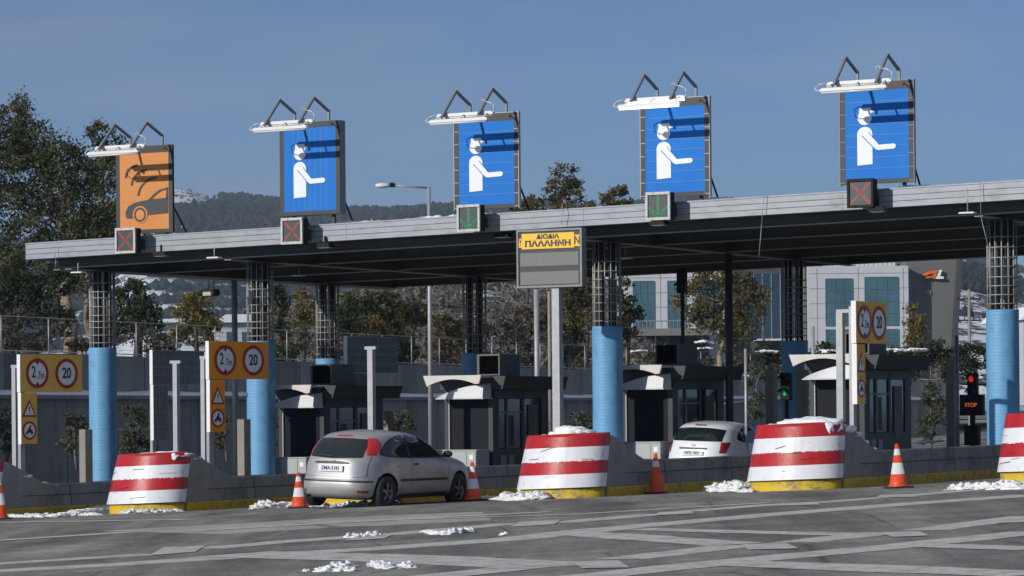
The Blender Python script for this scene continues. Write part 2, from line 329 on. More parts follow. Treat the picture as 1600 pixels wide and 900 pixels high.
def quad(pts, lift, mb):
    P = [gnd(*p) for p in pts]; n_ = 12; mb.add([(q.x, q.y, G(q.x, q.y)+lift) for i in range(n_+1) for q in (P[0].lerp(P[3], i/n_), P[1].lerp(P[2], i/n_))], [(2*i, 2*i+1, 2*i+3, 2*i+2) for i in range(n_)])
for i, q in enumerate([[(232,869),(305,863),(322,853),(256,856)], [(535,846),(600,842),(614,836),(560,839)], [(798,824),(866,820),(877,813),(812,816)], [(1022,806),(1086,803),(1078,799),(1030,801)],
   [(1215,791),(1282,789),(1272,785),(1222,787)], [(1368,778),(1434,777),(1424,773),(1376,774)], [(910,889),(984,888),(966,876),(892,879)], [(1170,860),(1248,858),(1228,849),(1156,852)],
   [(1395,840),(1452,838),(1436,831),(1372,833)], [(1560,818),(1622,817),(1622,809),(1548,812)]]): quad(q, .008+.0002*i, ck)
tag(ck.build('painted_chevron', 'faded_marking', fixn=False), kind='structure')
pp = MB()
strip([(250,832),(480,818),(760,806)], 4.0, .001, pp)
tag(pp.build('worn_pavement', 'pale_patch', fixn=False), kind='structure')
# ------------------------------------------------------------------ toll islands with striped noses
def uplan(r, yc, yl, n=14):
    """U-shaped plan, open at the back: left end, round nose, right end"""
    pts = []
    for i in range(2*n+1):
        a = math.pi*i/(2*n); pts.append((-r*math.cos(a), yl-.62*(r/.86)*math.sin(a)**.92))
    return pts
def make_island(loc, label, snowcap, seed):
    t = thing('toll_island', label, 'toll island', loc, RZ, 'toll islands with striped noses')
    sl = lambda x, y: .0359*x+.003*y
    # concrete body: height profile along the island
    yc = -.35
    def hw(h): return .60-.07*h
    prof = [(.085, .18), (.12, .5), (.37, 1.14), (.5, 1.14), (.75, 1.07), (1.0, .97), (1.3, .84), (1.6, .73), (1.8, .67), (1.95, .65), (4.4, .65), (11.2, .65), (11.6, .5), (11.9, .2), (27, .2)]
    m = MB(); rings = []
    for y, h in prof:
        A = .86; q = .05*min(1, h/.6)+.02*max(0, h-.6); b = [(-A, y, sl(-A, y)-.02), (-A, y, sl(-A, y)+min(h, .15)), (-A+q, y, sl(-A, y)+h-.03), (-A+q+.03, y, sl(-A, y)+h), (A-q-.03, y, sl(A, y)+h), (A-q, y, sl(A, y)+h-.03), (A, y, sl(A, y)+min(h, .15)), (A, y, sl(A, y)-.02)]
        rings.append(b)
    n = 8; vs = [p for r in rings for p in r]
    fs = [(k*n+i, k*n+i+1, (k+1)*n+i+1, (k+1)*n+i) for k in range(len(rings)-1) for i in range(n-1)]+[tuple(range(n)), tuple(reversed(range((len(rings)-1)*n, len(rings)*n)))]
    m.add(vs, fs)
    # small step line on the flank
    m.build('concrete_wall', 'concrete', t)
    m = MB(); 
    m.add([(x, y, sl(x, y)+z) for y in (.9, 11.2) for x, z in ((.80, .41), (.843, .41), (.843, .426), (.80, .426))], [(0,1,5,4),(1,2,6,5),(2,3,7,6),(0,3,7,4),(0,1,2,3),(4,5,6,7)])
    for y in (2.6, 5.6, 8.6): m.add([(x, yy, sl(x, yy)+z) for yy in (y, y+.02) for x, z in ((.80, .17), (.8635, .17), (.8165, .62), (.80, .62))], [(0,1,5,4),(1,2,6,5),(2,3,7,6),(0,3,7,4),(0,1,2,3),(4,5,6,7)])
    m.build('wall_joint', 'bld_dark', t)
    k = MB()
    for sx in (-1, 1):
        x0, x1 = (.862, .90) if sx > 0 else (-.90, -.862)
        k.add([(x0, .13, sl(x0,.13)-.03),(x1,.13,sl(x1,.13)-.03),(x1,26.9,sl(x1,26.9)-.03),(x0,26.9,sl(x0,26.9)-.03),(x0,.13,sl(x0,.13)+.17),(x1,.13,sl(x1,.13)+.15),(x1,26.9,sl(x1,26.9)+.15),(x0,26.9,sl(x0,26.9)+.17)],
              [(3,2,1,0),(4,5,6,7),(0,1,5,4),(1,2,6,5),(2,3,7,6),(3,0,4,7)])
    k.build('yellow_kerb', 'yellow_paint', t)
    # nose: yellow plinth and striped sheet
    def nose(z0, z1, off, name, mats, mi, rows=1, ragged=None):
        mb = MB(); rr = []; th_ = .012
        for j in range(rows+1):
            z = z0+(z1-z0)*j/rows; f = (z-.19)/1.0; f = max(0, f) if z > .19 else 0
            r = .86-.06*f+off; sh = .30*f+(-.0 if z > .19 else .03)
            if z <= .19: r -= .03
            rr.append([(x-.035, y+sh, z+sl(x, y)) for x, y in uplan(r+.035, yc, .08, 20)])
        nn = len(rr[0]); vs = [p for r in rr for p in r]
        inner = [(p[0]*(1-th_/.6), p[1]+(.012 if p[1] < 0 else 0), p[2]) for p in vs]
        b0 = len(vs)
        for j in range(rows):
            mb.add([], [])
        mb.v += vs+inner
        for j in range(rows):
            for i in range(nn-1):
                mb.f.append((j*nn+i, j*nn+i+1, (j+1)*nn+i+1, (j+1)*nn+i)); mb.mi.append(mi(j)); mb.sm.append(True)
                mb.f.append((b0+j*nn+i, b0+(j+1)*nn+i, b0+(j+1)*nn+i+1, b0+j*nn+i+1)); mb.mi.append(mi(j)); mb.sm.append(True)
            for e in (0, nn-1): mb.f.append((j*nn+e, (j+1)*nn+e, b0+(j+1)*nn+e, b0+j*nn+e)); mb.mi.append(mi(j)); mb.sm.append(False)
        for i in range(nn-1):
            mb.f.append((rows*nn+i, rows*nn+i+1, b0+rows*nn+i+1, b0+rows*nn+i)); mb.mi.append(mi(rows-1)); mb.sm.append(False)
        return mb.build(name, mats, t, fixn=False)
    nose(-.03, .188, 0, 'plinth', 'yellow_paint', lambda j: 0)
    nose(.192, 1.19, .012, 'striped_sheet', ['white_paint', 'red_paint'], lambda j: (0, 1, 0, 1)[j//4], rows=16)
    # ragged peeled paint along the white/red joints
    rg = random.Random(seed); mb = MB()
    pl = [(x-.035, y) for x, y in uplan(.895-.06*.5+.0165, yc, .08, 20)]; zj = .192+.998*.5; seg = []
    for a, b in zip(pl[:-1], pl[1:]):
        for q in range(4): seg.append((a[0]+(b[0]-a[0])*q/4, a[1]+(b[1]-a[1])*q/4))
    for i, a in enumerate(seg):
        d = .004+(rg.uniform(.0, .028)*(2.2 if 20 < i < 45 and seed % 2 else 1) if rg.random() < .6 else 0)
        z = zj+sl(*a)+.15*0; mb.v += [(a[0], a[1]+.15, z+.005), (a[0], a[1]+.15-.004, z-d)]
    for i in range(len(seg)-1): mb.f.append((2*i, 2*i+2, 2*i+3, 2*i+1)); mb.mi.append(0); mb.sm.append(True)
    mb.build('peeled_paint', 'white_paint', t, fixn=False)
    sc_ = MB()
    for q in range(9):
        z = rg.uniform(.25, 1.0); f = (z-.19); i0 = rg.randint(6, 30); P_ = [(x-.035, y) for x, y in uplan(.895-.06*f+.0165, yc, .08, 20)]; sl_ = rg.uniform(-.02, .02); h_ = rg.uniform(.004, .012)
        for j in range(i0, min(len(P_)-2, i0+rg.randint(2, 6))):
            (xa, ya), (xb, yb) = P_[j], P_[j+1]; za = z+sl_*(j-i0); zb = z+sl_*(j+1-i0); ga, gb = sl(xa, ya), sl(xb, yb)
            sc_.add([(xa, ya+.3*f, za+ga), (xb, yb+.3*f, zb+gb), (xb, yb+.3*f+.3*h_, zb+gb+h_), (xa, ya+.3*f+.3*h_, za+ga+h_)], [(0, 1, 2, 3)])
    o_ = sc_.build('tyre_scuffs', 'rubber', t, fixn=False)
    return t
def blob(mb, c, r, seed, sq=(1, 1, 1), sub=2, amp=.35):
    bm = bmesh.new(); bmesh.ops.create_icosphere(bm, subdivisions=sub, radius=1)
    vs = []
    for v in bm.verts:
        p = v.co.copy(); d = 1+amp*mnoise.noise(p*1.6+Vector((seed*3.1, seed*1.7, seed)))+amp*.5*mnoise.noise(p*4+Vector((seed, 0, seed*2.)))
        vs.append((c[0]+p.x*r*d*sq[0], c[1]+p.y*r*d*sq[1], c[2]+p.z*r*d*sq[2]))
    mb.add(vs, [tuple(v.index for v in f.verts) for f in bm.faces], 0, True); bm.free()
ISL = {}
isl_labels = {-5: 'far left striped toll island mostly outside the frame', -4: 'toll island holding the leftmost blue column',
 -3: 'toll island whose striped nose is cut off by the left edge', -2: 'toll island with striped nose left of the silver hatchback',
 -1: 'toll island hidden behind the silver hatchback, holding the message board', 0: 'toll island with striped nose in the centre, loose snow heap on top',
 1: 'toll island with striped nose and a snow sheet sliding down its concrete flank', 2: 'toll island with striped nose cut off by the right edge'}
for k in range(-4, 3):
    u = k*PITCH-(.27 if k == -1 else 0); v = .9 if k == -1 else 0
    ISL[k] = make_island(W(u, v), isl_labels[k], 0, k+10)
# ------------------------------------------------------------------ canopy
def zc(u): return CS*u
UL, UR = -20.26, 16.
def make_canopy():
    t = thing('toll_canopy', 'long flat grey toll plaza roof with ribbed metal fascia over the lanes', 'canopy', (float(O[0]), float(O[1]), 0), RZ)
    def lbox(mb, u0, u1, v0, v1, z0, z1, mi=0):
        vs = [(u0,v0,z0+zc(u0)),(u1,v0,z0+zc(u1)),(u1,v1,z0+zc(u1)),(u0,v1,z0+zc(u0)),(u0,v0,z1+zc(u0)),(u1,v0,z1+zc(u1)),(u1,v1,z1+zc(u1)),(u0,v1,z1+zc(u0))]
        mb.add(vs, [(3,2,1,0),(4,5,6,7),(0,1,5,4),(1,2,6,5),(2,3,7,6),(3,0,4,7)], mi)
    f = MB(); V = 9.95; z0, z1 = 5.80, 6.18; h = (z1-z0)/3
    for i in range(3):
        lbox(f, UL, UR, V, V+.08, z0+i*h+.008, z0+(i+1)*h-.004)          # three ribs of the front
        lbox(f, UL, UL+.08, V+.082, 26.3, z0+i*h+.008, z0+(i+1)*h-.004)    # left end
    lbox(f, UL+.03, UR, V+.03, V+.12, z0, z1-.02)
    lbox(f, UL, UR, V-.015, V+.2, z1, z1+.03)
    f.build('fascia', 'fascia_metal', t)
    j = MB()
    for u in np.arange(UL+3.1, UR, 6.2): lbox(j, u, u+.014, V-.004, V+.0, z0+.01, z1-.01)
    j.build('fascia_joint', 'grey_metal', t)
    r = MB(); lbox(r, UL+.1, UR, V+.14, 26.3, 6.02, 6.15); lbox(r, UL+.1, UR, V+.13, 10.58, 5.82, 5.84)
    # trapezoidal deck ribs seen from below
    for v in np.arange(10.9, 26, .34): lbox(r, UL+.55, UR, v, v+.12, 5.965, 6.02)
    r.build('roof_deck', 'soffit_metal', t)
    b = MB(); fl = MB()
    for v in (10.6, 14.4, 18.3, 22.2, 26.0):
        lbox(b, -19.74, UR, v, v+.03, 5.605, 6.0); lbox(fl, -19.74, UR, v-.09, v+.12, 5.585, 5.603)
    for v in (12.5, 16.35, 20.25, 24.1):
        lbox(b, -19.74, UR, v, v+.03, 5.80, 5.96); lbox(fl, -19.74, UR, v-.05, v+.07, 5.785, 5.798)
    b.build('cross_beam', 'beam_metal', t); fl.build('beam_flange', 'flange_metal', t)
    g = MB(); gf = MB()
    for u in [-19.74]+[k*PITCH-.455 for k in (-4, -3, -1, 1, 3)]:
        lbox(g, u-.02, u+.02, 10.64, 25.99, 5.57, 5.95); lbox(gf, u-.10, u+.10, 10.5, 26.1, 5.545, 5.568)
    g.build('girder', 'beam_metal', t); gf.build('girder_flange', 'flange_metal', t)
    e = MB(); lbox(e, UL+.1, UR, 26.3, 26.38, 5.8, 6.18); e.build('rear_fascia', 'fascia_metal', t)
    s = MB()
    for px, py, r_ in ((455, 352, .25), (850, 330, .3), (1145, 309, .3)): pass
    return t
CAN = make_canopy()
# snow clods on the canopy roof
for i, (px, v, lab) in enumerate([(553, 10.6, 'small snow heap on the roof edge right of the second sign'), (690, 10.7, 'thin snow heap on the roof edge left of the third sign'), (1118, 10.6, 'small snow heap on the roof right of the fourth sign'), (1430, 10.6, 'thin snow heap on the roof right of the fifth sign')]):
    uu = atv(px, 330, v)[0]; mb = MB()
    for q in range(7): blob(mb, (-.33+q*.11, random.uniform(-.04, .04), .02), random.uniform(.08, .13), i*7+q, (1.4, 1, .7))
    o = mb.build('snow_heap', 'snow'); X, Y = XY(uu, v); o.location = (X, Y, 6.2+zc(uu)); o.rotation_euler = (0, 0, RZ); tag(o, lab, 'snow', 'snow heaps on the canopy roof')
# ------------------------------------------------------------------ support columns
def make_column(u, v, ztop, label):
    X, Y = XY(u, v); g = G(X, Y)
    t = thing('canopy_column', label, 'column', (X, Y, g), RZ, 'columns holding up the canopy')
    zt = ztop+zc(u)-g; ze = 5.55+zc(u)-g
    s = MB(); prof = []; z = 0.0; r = .345
    while z < zt-.05: e_ = random.uniform(.004, .009); prof += [(r, z), (r+e_, z+.03), (r, z+.06)]; z += .072
    prof += [(r, zt), (.30, zt), (.30, zt-.05)]
    s.lathe(prof, 40); s.build('sleeve', 'blue_sleeve', t)
    c = MB(); n = 14
    for i in range(n):
        a = 2*math.pi*i/n+.1; x, y = .315*math.cos(a), .315*math.sin(a); c.tube((x, y, zt-.1), (x, y, ze), .0135, n=6)
    z = zt+.12
    while z < ze-.3:
        for i in range(28):
            a, b = 2*math.pi*i/28, 2*math.pi*(i+1)/28; c.tube((.33*math.cos(a), .33*math.sin(a), z), (.33*math.cos(b), .33*math.sin(b), z), .011, n=5, cap=False)
        z += random.choice((.15, .19, .22))
    c.build('rebar_cage', 'rebar', t)
    k = MB()
    for i in range(6):
        a = 2*math.pi*i/6+.4; k.tube((.19*math.cos(a), .19*math.sin(a), zt-.2), (.19*math.cos(a), .19*math.sin(a), ze), .045, n=8)
    k.box(-.42, .42, -.42, .42, ze-.02, ze+.0); k.build('inner_posts', 'dark_steel', t)
    return t
collab = {(-4, 0): 'blue sleeved column nearest the left end of the canopy, front row', (-3, 0): 'blue sleeved column behind the orange 20 panel, front row', (-1, 0): 'blue sleeved column standing behind the central striped nose, front row', (1, 0): 'blue sleeved column at the right edge, front row',
          (-4, 1): 'sunlit rear row column partly hidden by a booth roof', (-3, 1): 'shaded rear row column above the booth with the white arched visor', (-1, 1): 'shaded rear row column in front of the white office building'}
for k in (-4, -3, -1, 1): make_column(k*PITCH-.455, 11.88, 3.633, collab[(k, 0)])
for k in (-4, -3, -1): make_column(k*PITCH-.455, 22.33, 3.487, collab[(k, 1)])
# ------------------------------------------------------------------ lane signs on the canopy
def lamp_rack(t, zt, glow):
    """two tube lamps on bent arms in front of the sign top"""
    for sx in (-1, 1):
        a = MB(); x = sx*.47
        a.bar((x, .06, zt-.03), (x, .06, zt+.25), .05, .05, up=(0, 1, 0)); a.bar((x, .06, zt+.235), (x, -.58, zt+.50), .05, .055); a.bar((x, -.565, zt+.50), (x, -1.22, zt-.14), .05, .055); a.bar((x-.0, -1.0, zt-.04), (x+.0, -1.15, zt-.12), .09, .04)
        a.build('lamp_arm', 'grey_metal', t)
    for dy, dz, l0 in ((-1.26, -.27, -.76), (-1.0, -.12, -.72)):
        f = MB(); f.prism([(l0, dz), (l0+.05, dz+.07), (.70, dz+.07), (.74, dz+.03), (.74, dz), (.70, dz-.0), (l0+.05, dz-.0)], dy-.055, dy+.055)
        for p in list(range(len(f.v))): x, y, z = f.v[p]; f.v[p] = (x, y, z+zt)
        lo = f.build('lamp_housing', 'lamp_white', t)
        g = MB(); g.tube((l0+.04, dy-.015, zt+dz-.022), (.70, dy-.015, zt+dz-.022), .024, n=10); g.build('lamp_tube', 'lamp_glow' if glow else 'lamp_white', lo)
    b = MB()
    for x in (-.6, 0., .6): b.bar((x, -1.26, zt-.2), (x, -1.0, zt-.06), .04, .015)
    b.build('lamp_bracket', 'lamp_white', t)
    c = MB(); c.path([(.3, -.8, zt+.22), (.34, -.75, zt+.26), (.45, -.9, zt+.18), (.6, -1.0, zt+.16), (.72, -1.0, zt+.1), (.76, -1.0, zt-.02), (.74, -1.05, zt-.08)], .010, 6)
    c.build('cable', 'cable_white', t); c = MB(); c.path([(-.74, -1.26, zt-.22), (-.84, -1.22, zt-.24), (-.93, -1.15, zt-.2), (-.90, -1.05, zt-.1), (-.74, -1.0, zt-.06)], .010, 6); c.build('cable', 'cable_white', t)
def person_icon(t, w_, zb, h):
    Z = lambda px, py: ((px-442)/360*1.44*1.0, zb+(790-py)/525*h)
    m = MB(); y0, y1 = -.058, -.048
    hd = [Z(375+40*math.cos(a)*1.0, 425-42*math.sin(a)) for a in [math.pi*(.92)+i*(math.pi*1.16)/18 for i in range(19)]]
    hd += [Z(412, 395), Z(434, 395), Z(434, 385), Z(408, 383), Z(410, 366), Z(345, 368), Z(344, 395)]
    m.prism(hd, y0, y1)
    # torso with rounded shoulders
    b = [Z(332, 705), Z(418, 700), Z(418, 622)]
    b += [Z(418, 520)]+[Z(375+43*math.cos(a), 520-42*math.sin(a)) for a in [i*math.pi/12 for i in range(1, 12)]]+[Z(332, 522)]
    m.prism(b, y0, y1); 
    # stretched arm, a thin gap line is the lower layer outline
    arm = [Z(362, 530), Z(366, 512), Z(380, 505), Z(394, 512), Z(455, 588), Z(538, 585), Z(549, 592), Z(550, 606), Z(540, 615), Z(448, 619), Z(436, 613)]
    m.prism(arm, y0-.004, y1-.002); o = m.build('pictogram', 'sign_white', t)
    g = MB(); al = [Z(357, 534), Z(361, 508), Z(380, 499), Z(399, 508), Z(458, 583), Z(440, 583)]
    gl = [Z(357, 532), Z(440, 625), Z(447, 620), Z(363, 527)]; g.prism(gl, y0-.003, y1-.001); g.prism([Z(396, 508), Z(420, 538), Z(420, 547), Z(393, 514)], y0-.003, y1-.001)
    g.build('arm_outline', 'sign_blue', o)
def car_icon(t, zb, h):
    Z = lambda px, py: ((px-620)/215*1.40, zb+(640-py)/347*h)
    m = MB(); y0, y1 = -.058, -.048
    for (cx, cy, r, a0, a1) in ((596, 404, 58, 95, 178), (636, 442, 72, 92, 176), (680, 492, 86, 92, 176)):
        n = 14
        pts = [Z(cx+(r+4.5)*math.cos(R_(a0+(a1-a0)*i/n)), cy-(r+4.5)*math.sin(R_(a0+(a1-a0)*i/n))) for i in range(n+1)]+[Z(cx+(r-4.5)*math.cos(R_(a1+(a0-a1)*i/n)), cy-(r-4.5)*math.sin(R_(a1+(a0-a1)*i/n))) for i in range(n+1)]
        m.prism(pts, y0, y1)
    m.prism([Z(540, 586), Z(535, 560), Z(548, 532), Z(575, 517), (Z(640, 505)), Z(728, 500), Z(728, 570), Z(640, 575), Z(600, 590)], y0, y1)
    m.prism([Z(638, 507), Z(665, 480), Z(692, 462), Z(728, 453), Z(728, 461), Z(700, 468), Z(675, 484), Z(654, 506)], y0, y1)
    m.prism([Z(718, 505), Z(722, 458), Z(728, 458), Z(728, 505)], y0, y1)
    o = m.build('pictogram', 'sign_black', t)
    w1 = MB(); cz = Z(602, 572); rr = 1.40/215
    w1.prism([(cz[0]+33*rr*math.cos(a), cz[1]+36*rr*math.sin(a)*.9) for a in [2*math.pi*i/28 for i in range(28)]], y0-.003, y1); w1.build('wheel_gap', 'sign_orange', o)
    w2 = MB(); w2.prism(arcband(cz[0], cz[1], 19*rr, 27*rr, 0, 2*math.pi-.001, 30), y0-.006, y1); w2.build('wheel_ring', 'sign_black', o)
sign_info = {-3: ('orange', 'orange lane sign with a black car and three arcs', -.10, -.06, False), -2: ('blue', 'blue lane sign with toll attendant figure in a deep solid grey box, second from left', .15, .12, False),
 -1: ('blue', 'blue attendant lane sign above the first green arrow, just right of the street lamp', 0, 0, False), 0: ('blue', 'blue lane sign with its lamp tubes lit bright white', 0, 0, True), 1: ('blue', 'blue lane sign furthest right, highest above the roof', 0, 0, False)}
SW = .83
for k, (kind, lab, dt, db, glow) in sign_info.items():
    u = k*PITCH-2.517; v = 10.05; X, Y = XY(u, v)
    t = thing('lane_sign', lab, 'sign', (X, Y, zc(u)), RZ, 'lane signs standing on the canopy edge')
    zb, zt = 6.33+db, 8.466+dt
    deep = k == -2
    b = MB(); b.box(-SW, SW, -.03, .20 if deep else .03, zb, zt); b.build('back_box', 'grey_metal' if deep else 'sign_frame', t)
    fr = MB(); fb = .11; ft = .17 if not deep else .13
    fr.box(-SW, -SW+fb, -.05, -.031, zb, zt); fr.box(SW-fb, SW, -.05, -.031, zb, zt); fr.box(-SW+fb, SW-fb, -.05, -.031, zb, zb+.09); fr.box(-SW+fb, SW-fb, -.05, -.031, zt-ft, zt); fr.build('frame', 'sign_frame', t)
    p = MB(); p.box(-SW+fb+.002, SW-fb-.002, -.046, -.0315, zb+.092, zt-ft-.002); pn = p.build('panel', 'sign_orange' if kind == 'orange' else 'sign_blue', t)
    # panel joints
    j = MB()
    if deep:
        for x in np.linspace(-.6, .6, 9)[1:-1]: j.box(x-.003, x+.003, -.0475, -.045, zb+.1, zt-ft-.01)
    else:
        for q in range(1, 8): z = zb+.09+(zt-ft-zb-.09)*q/8; j.box(-SW+fb, SW-fb, -.0475, -.045, z-.0022, z+.0022)
    j.build('panel_joint', 'grey_metal', pn)
    if not deep and k != -3:
        s = MB(); s.box(-SW-.015, -SW, -.06, .03, zb-.02, zt+.02); s.box(SW, SW+.015, -.06, .03, zb-.02, zt+.02); s.box(-SW, SW, -.06, .03, zt, zt+.015)
        for q in range(0, 8):
            z = zb+(zt-zb)*(q+.1)/7.4
            if z < zt: s.box(-SW, -SW+fb, -.056, -.0505, z, z+.014); s.box(SW-fb, SW, -.056, -.0505, z, z+.014)
        s.build('edge_strip', 'galv' if k != 1 else 'grey_metal', t)
    if kind == 'orange': car_icon(t, zb+.09, zt-ft-zb-.09)
    else: person_icon(t, 1.44, zb+.09, zt-ft-zb-.09)
    lamp_rack(t, zt, glow)
    q = MB()
    for x in (-.55, .55): q = MB(); q.bar((x, .12, 6.05), (x, .12, zb+.25), .07, .07, up=(0, 1, 0)); q.build('post', 'dark_steel', t)
    q = MB(); q.tube((.62, .06, zb+.9), (.62, .95, 6.16), .022); q.build('back_strut', 'dark_steel', t); q = MB(); q.tube((-.62, .06, zb+.9), (-.62, .95, 6.16), .022); q.build('back_strut', 'dark_steel', t)
# lane signals on the fascia
sig = {-3: ('x', True, 'red cross lane signal in a pale frame under the orange sign'), -2: ('x', True, 'red cross lane signal in a pale frame under the second sign from left'), -1: ('a', True, 'green arrow lane signal left of the yellow place name board'), 0: ('a', True, 'green arrow lane signal right of the yellow place name board'), 1: ('x', False, 'red cross lane signal in a black frame under the rightmost sign')}
for k, (sym, white, lab) in sig.items():
    px = {-3: 197, -2: 457, -1: 733, 0: 1029, 1: 1345}[k]; py = {-3: 376, -2: 361, -1: 341, 0: 322, 1: 302}[k]
    v = 9.45; u, z = atv(px, py, v); X, Y = XY(u, v)
    t = thing('lane_signal', lab, 'traffic signal', (X, Y, z), RZ, 'lane signals on the canopy fascia'); s = .285
    b = MB(); b.box(-s, s, .0, .22, -s-.01, s+.01); b.build('housing', 'black_plastic', t, .01)
    f = MB(); q = .04
    f.box(-s-.01, -s+q, -.05, -.002, -s-.02, s+.02); f.box(s-q, s+.01, -.05, -.002, -s-.02, s+.02); f.box(-s+q, s-q, -.05, -.002, -s-.02, -s+q); f.box(-s+q, s-q, -.05, -.002, s-q, s+.02); f.build('frame', 'signal_frame_white' if white else 'black_plastic', t)
    f = MB(); f.box(-s+q, s-q, -.02, -.003, -s+q, s-q); f.build('display', 'signal_face', t)
    f = MB(); e = s-q-.02
    def led(a, b_):
        n_ = 16
        for off in (-.017, 0, .017):
            d = Vector((b_[0]-a[0], 0, b_[1]-a[1])).normalized(); nn = Vector((-d.z, 0, d.x))*off
            for i in range(n_):
                p = Vector((a[0], -.024, a[1])).lerp(Vector((b_[0], -.024, b_[1])), i/(n_-1))+nn; f.box(p.x-.0125, p.x+.0125, p.y, p.y+.004, p.z-.0125, p.z+.0125)
    if sym == 'x': led((-e, -e), (e, e)); led((-e+.02, e-.02), (e-.02, -e+.02))
    else: led((0, e), (0, -e)); led((-e*.95, -.03), (-.02, -e)); led((e*.95, -.03), (.02, -e))
    f.build('symbol', 'led_red' if sym == 'x' else 'led_green', t)
    a = MB(); a.bar((-.15, .1, s), (-.15, .62, s-.03), .05, .05); a.bar((.15, .1, -.15), (.15, .50, -.15), .05, .05); a.box(-.2, .2, .4, .49, -.2, .05); a.build('bracket', 'dark_steel', t)
# ------------------------------------------------------------------ message board with the place name
def message_board():
    v = 9.2; u0, zt = atv(808, 361.5, v); u1, zt2 = atv(910, 354, v); _, zb = atv(812, 452, v); um = (u0+u1)/2
    X, Y = XY(um, v); g = G(X, Y); t = thing('message_board', 'grey message board on a pole with yellow Greek lettered plate and two blank panels', 'message board', (X, Y, g), RZ)
    h = (u1-u0)/2; z1 = (zt+zt2)/2-g; z0 = zb+.02-g
    b = MB(); b.box(-h+.01, h-.01, .0, .17, z0+.01, z1-.01); b.build('housing', 'dark_steel', t)
    f = MB(); q = .045
    f.box(-h, -h+q, -.04, .18, z0, z1); f.box(h-q, h, -.04, .18, z0, z1); f.box(-h+q, h-q, -.04, .18, z0, z0+q); f.box(-h+q, h-q, -.04, .18, z1-q, z1); f.build('frame', 'grey_metal', t)
    f = MB(); f.box(-h+q, h-q, -.01, -.001, z0+q, z1-q); f.build('backing', 'dark_steel', t)
    H = z1-z0; wd = 2*h
    for a, bb in ((.055, .275), (.37, .60)):
        s = MB(); s.box(-h+.085, h-.095, -.02, -.0105, z0+H*a, z0+H*bb)
        s.build('blank_panel', 'led_screen', t)
    yz0, yz1 = z0+H*.665, z0+H*.93
    p = MB(); p.box(-h+.13, h-.19, -.034, -.020, yz0, yz1); pl = p.build('name_plate', 'plate_yellow', t)
    cx = (-.06)/2
    text('lettering', 'ΔΙΟΔΙΑ', .135, 'sign_black', pl, (cx+.0, -.036, yz1-.078), bold=.006, sx=1.25)
    text('lettering', 'ΠΑΛΛΗΝΗ', .175, 'sign_black', pl, (cx, -.036, yz0+.108), bold=.008, sx=1.32)
    s = MB(); s.box(-h+.055, -h+.128, -.026, -.0105, yz0+.04, yz1-.10); s3 = s.build('covered_plate', 'plate_yellow', t); s = MB(); s.box(h-.188, h-.05, -.026, -.0105, yz0+.03, yz1-.06); s2 = s.build('covered_plate', 'plate_yellow', t)
    text('lettering', 'Ν', .23, 'sign_black', s2, (h-.118, -.028, yz0+.15), bold=.005); text('lettering', 'Υ', .2, 'sign_black', s3, (-h+.095, -.028, yz0+.14), bold=.004, sx=.45)
    uo, _ = atv(871, 560, v+.1); xo = uo-um
    s = MB(); s.box(xo-.095, xo+.095, .02, .19, .2, z0+.02); s.box(xo-.17, xo+.17, .18, .21, z0-.05, z1-.2); s.build('pole', 'galv', t, .008)
message_board()
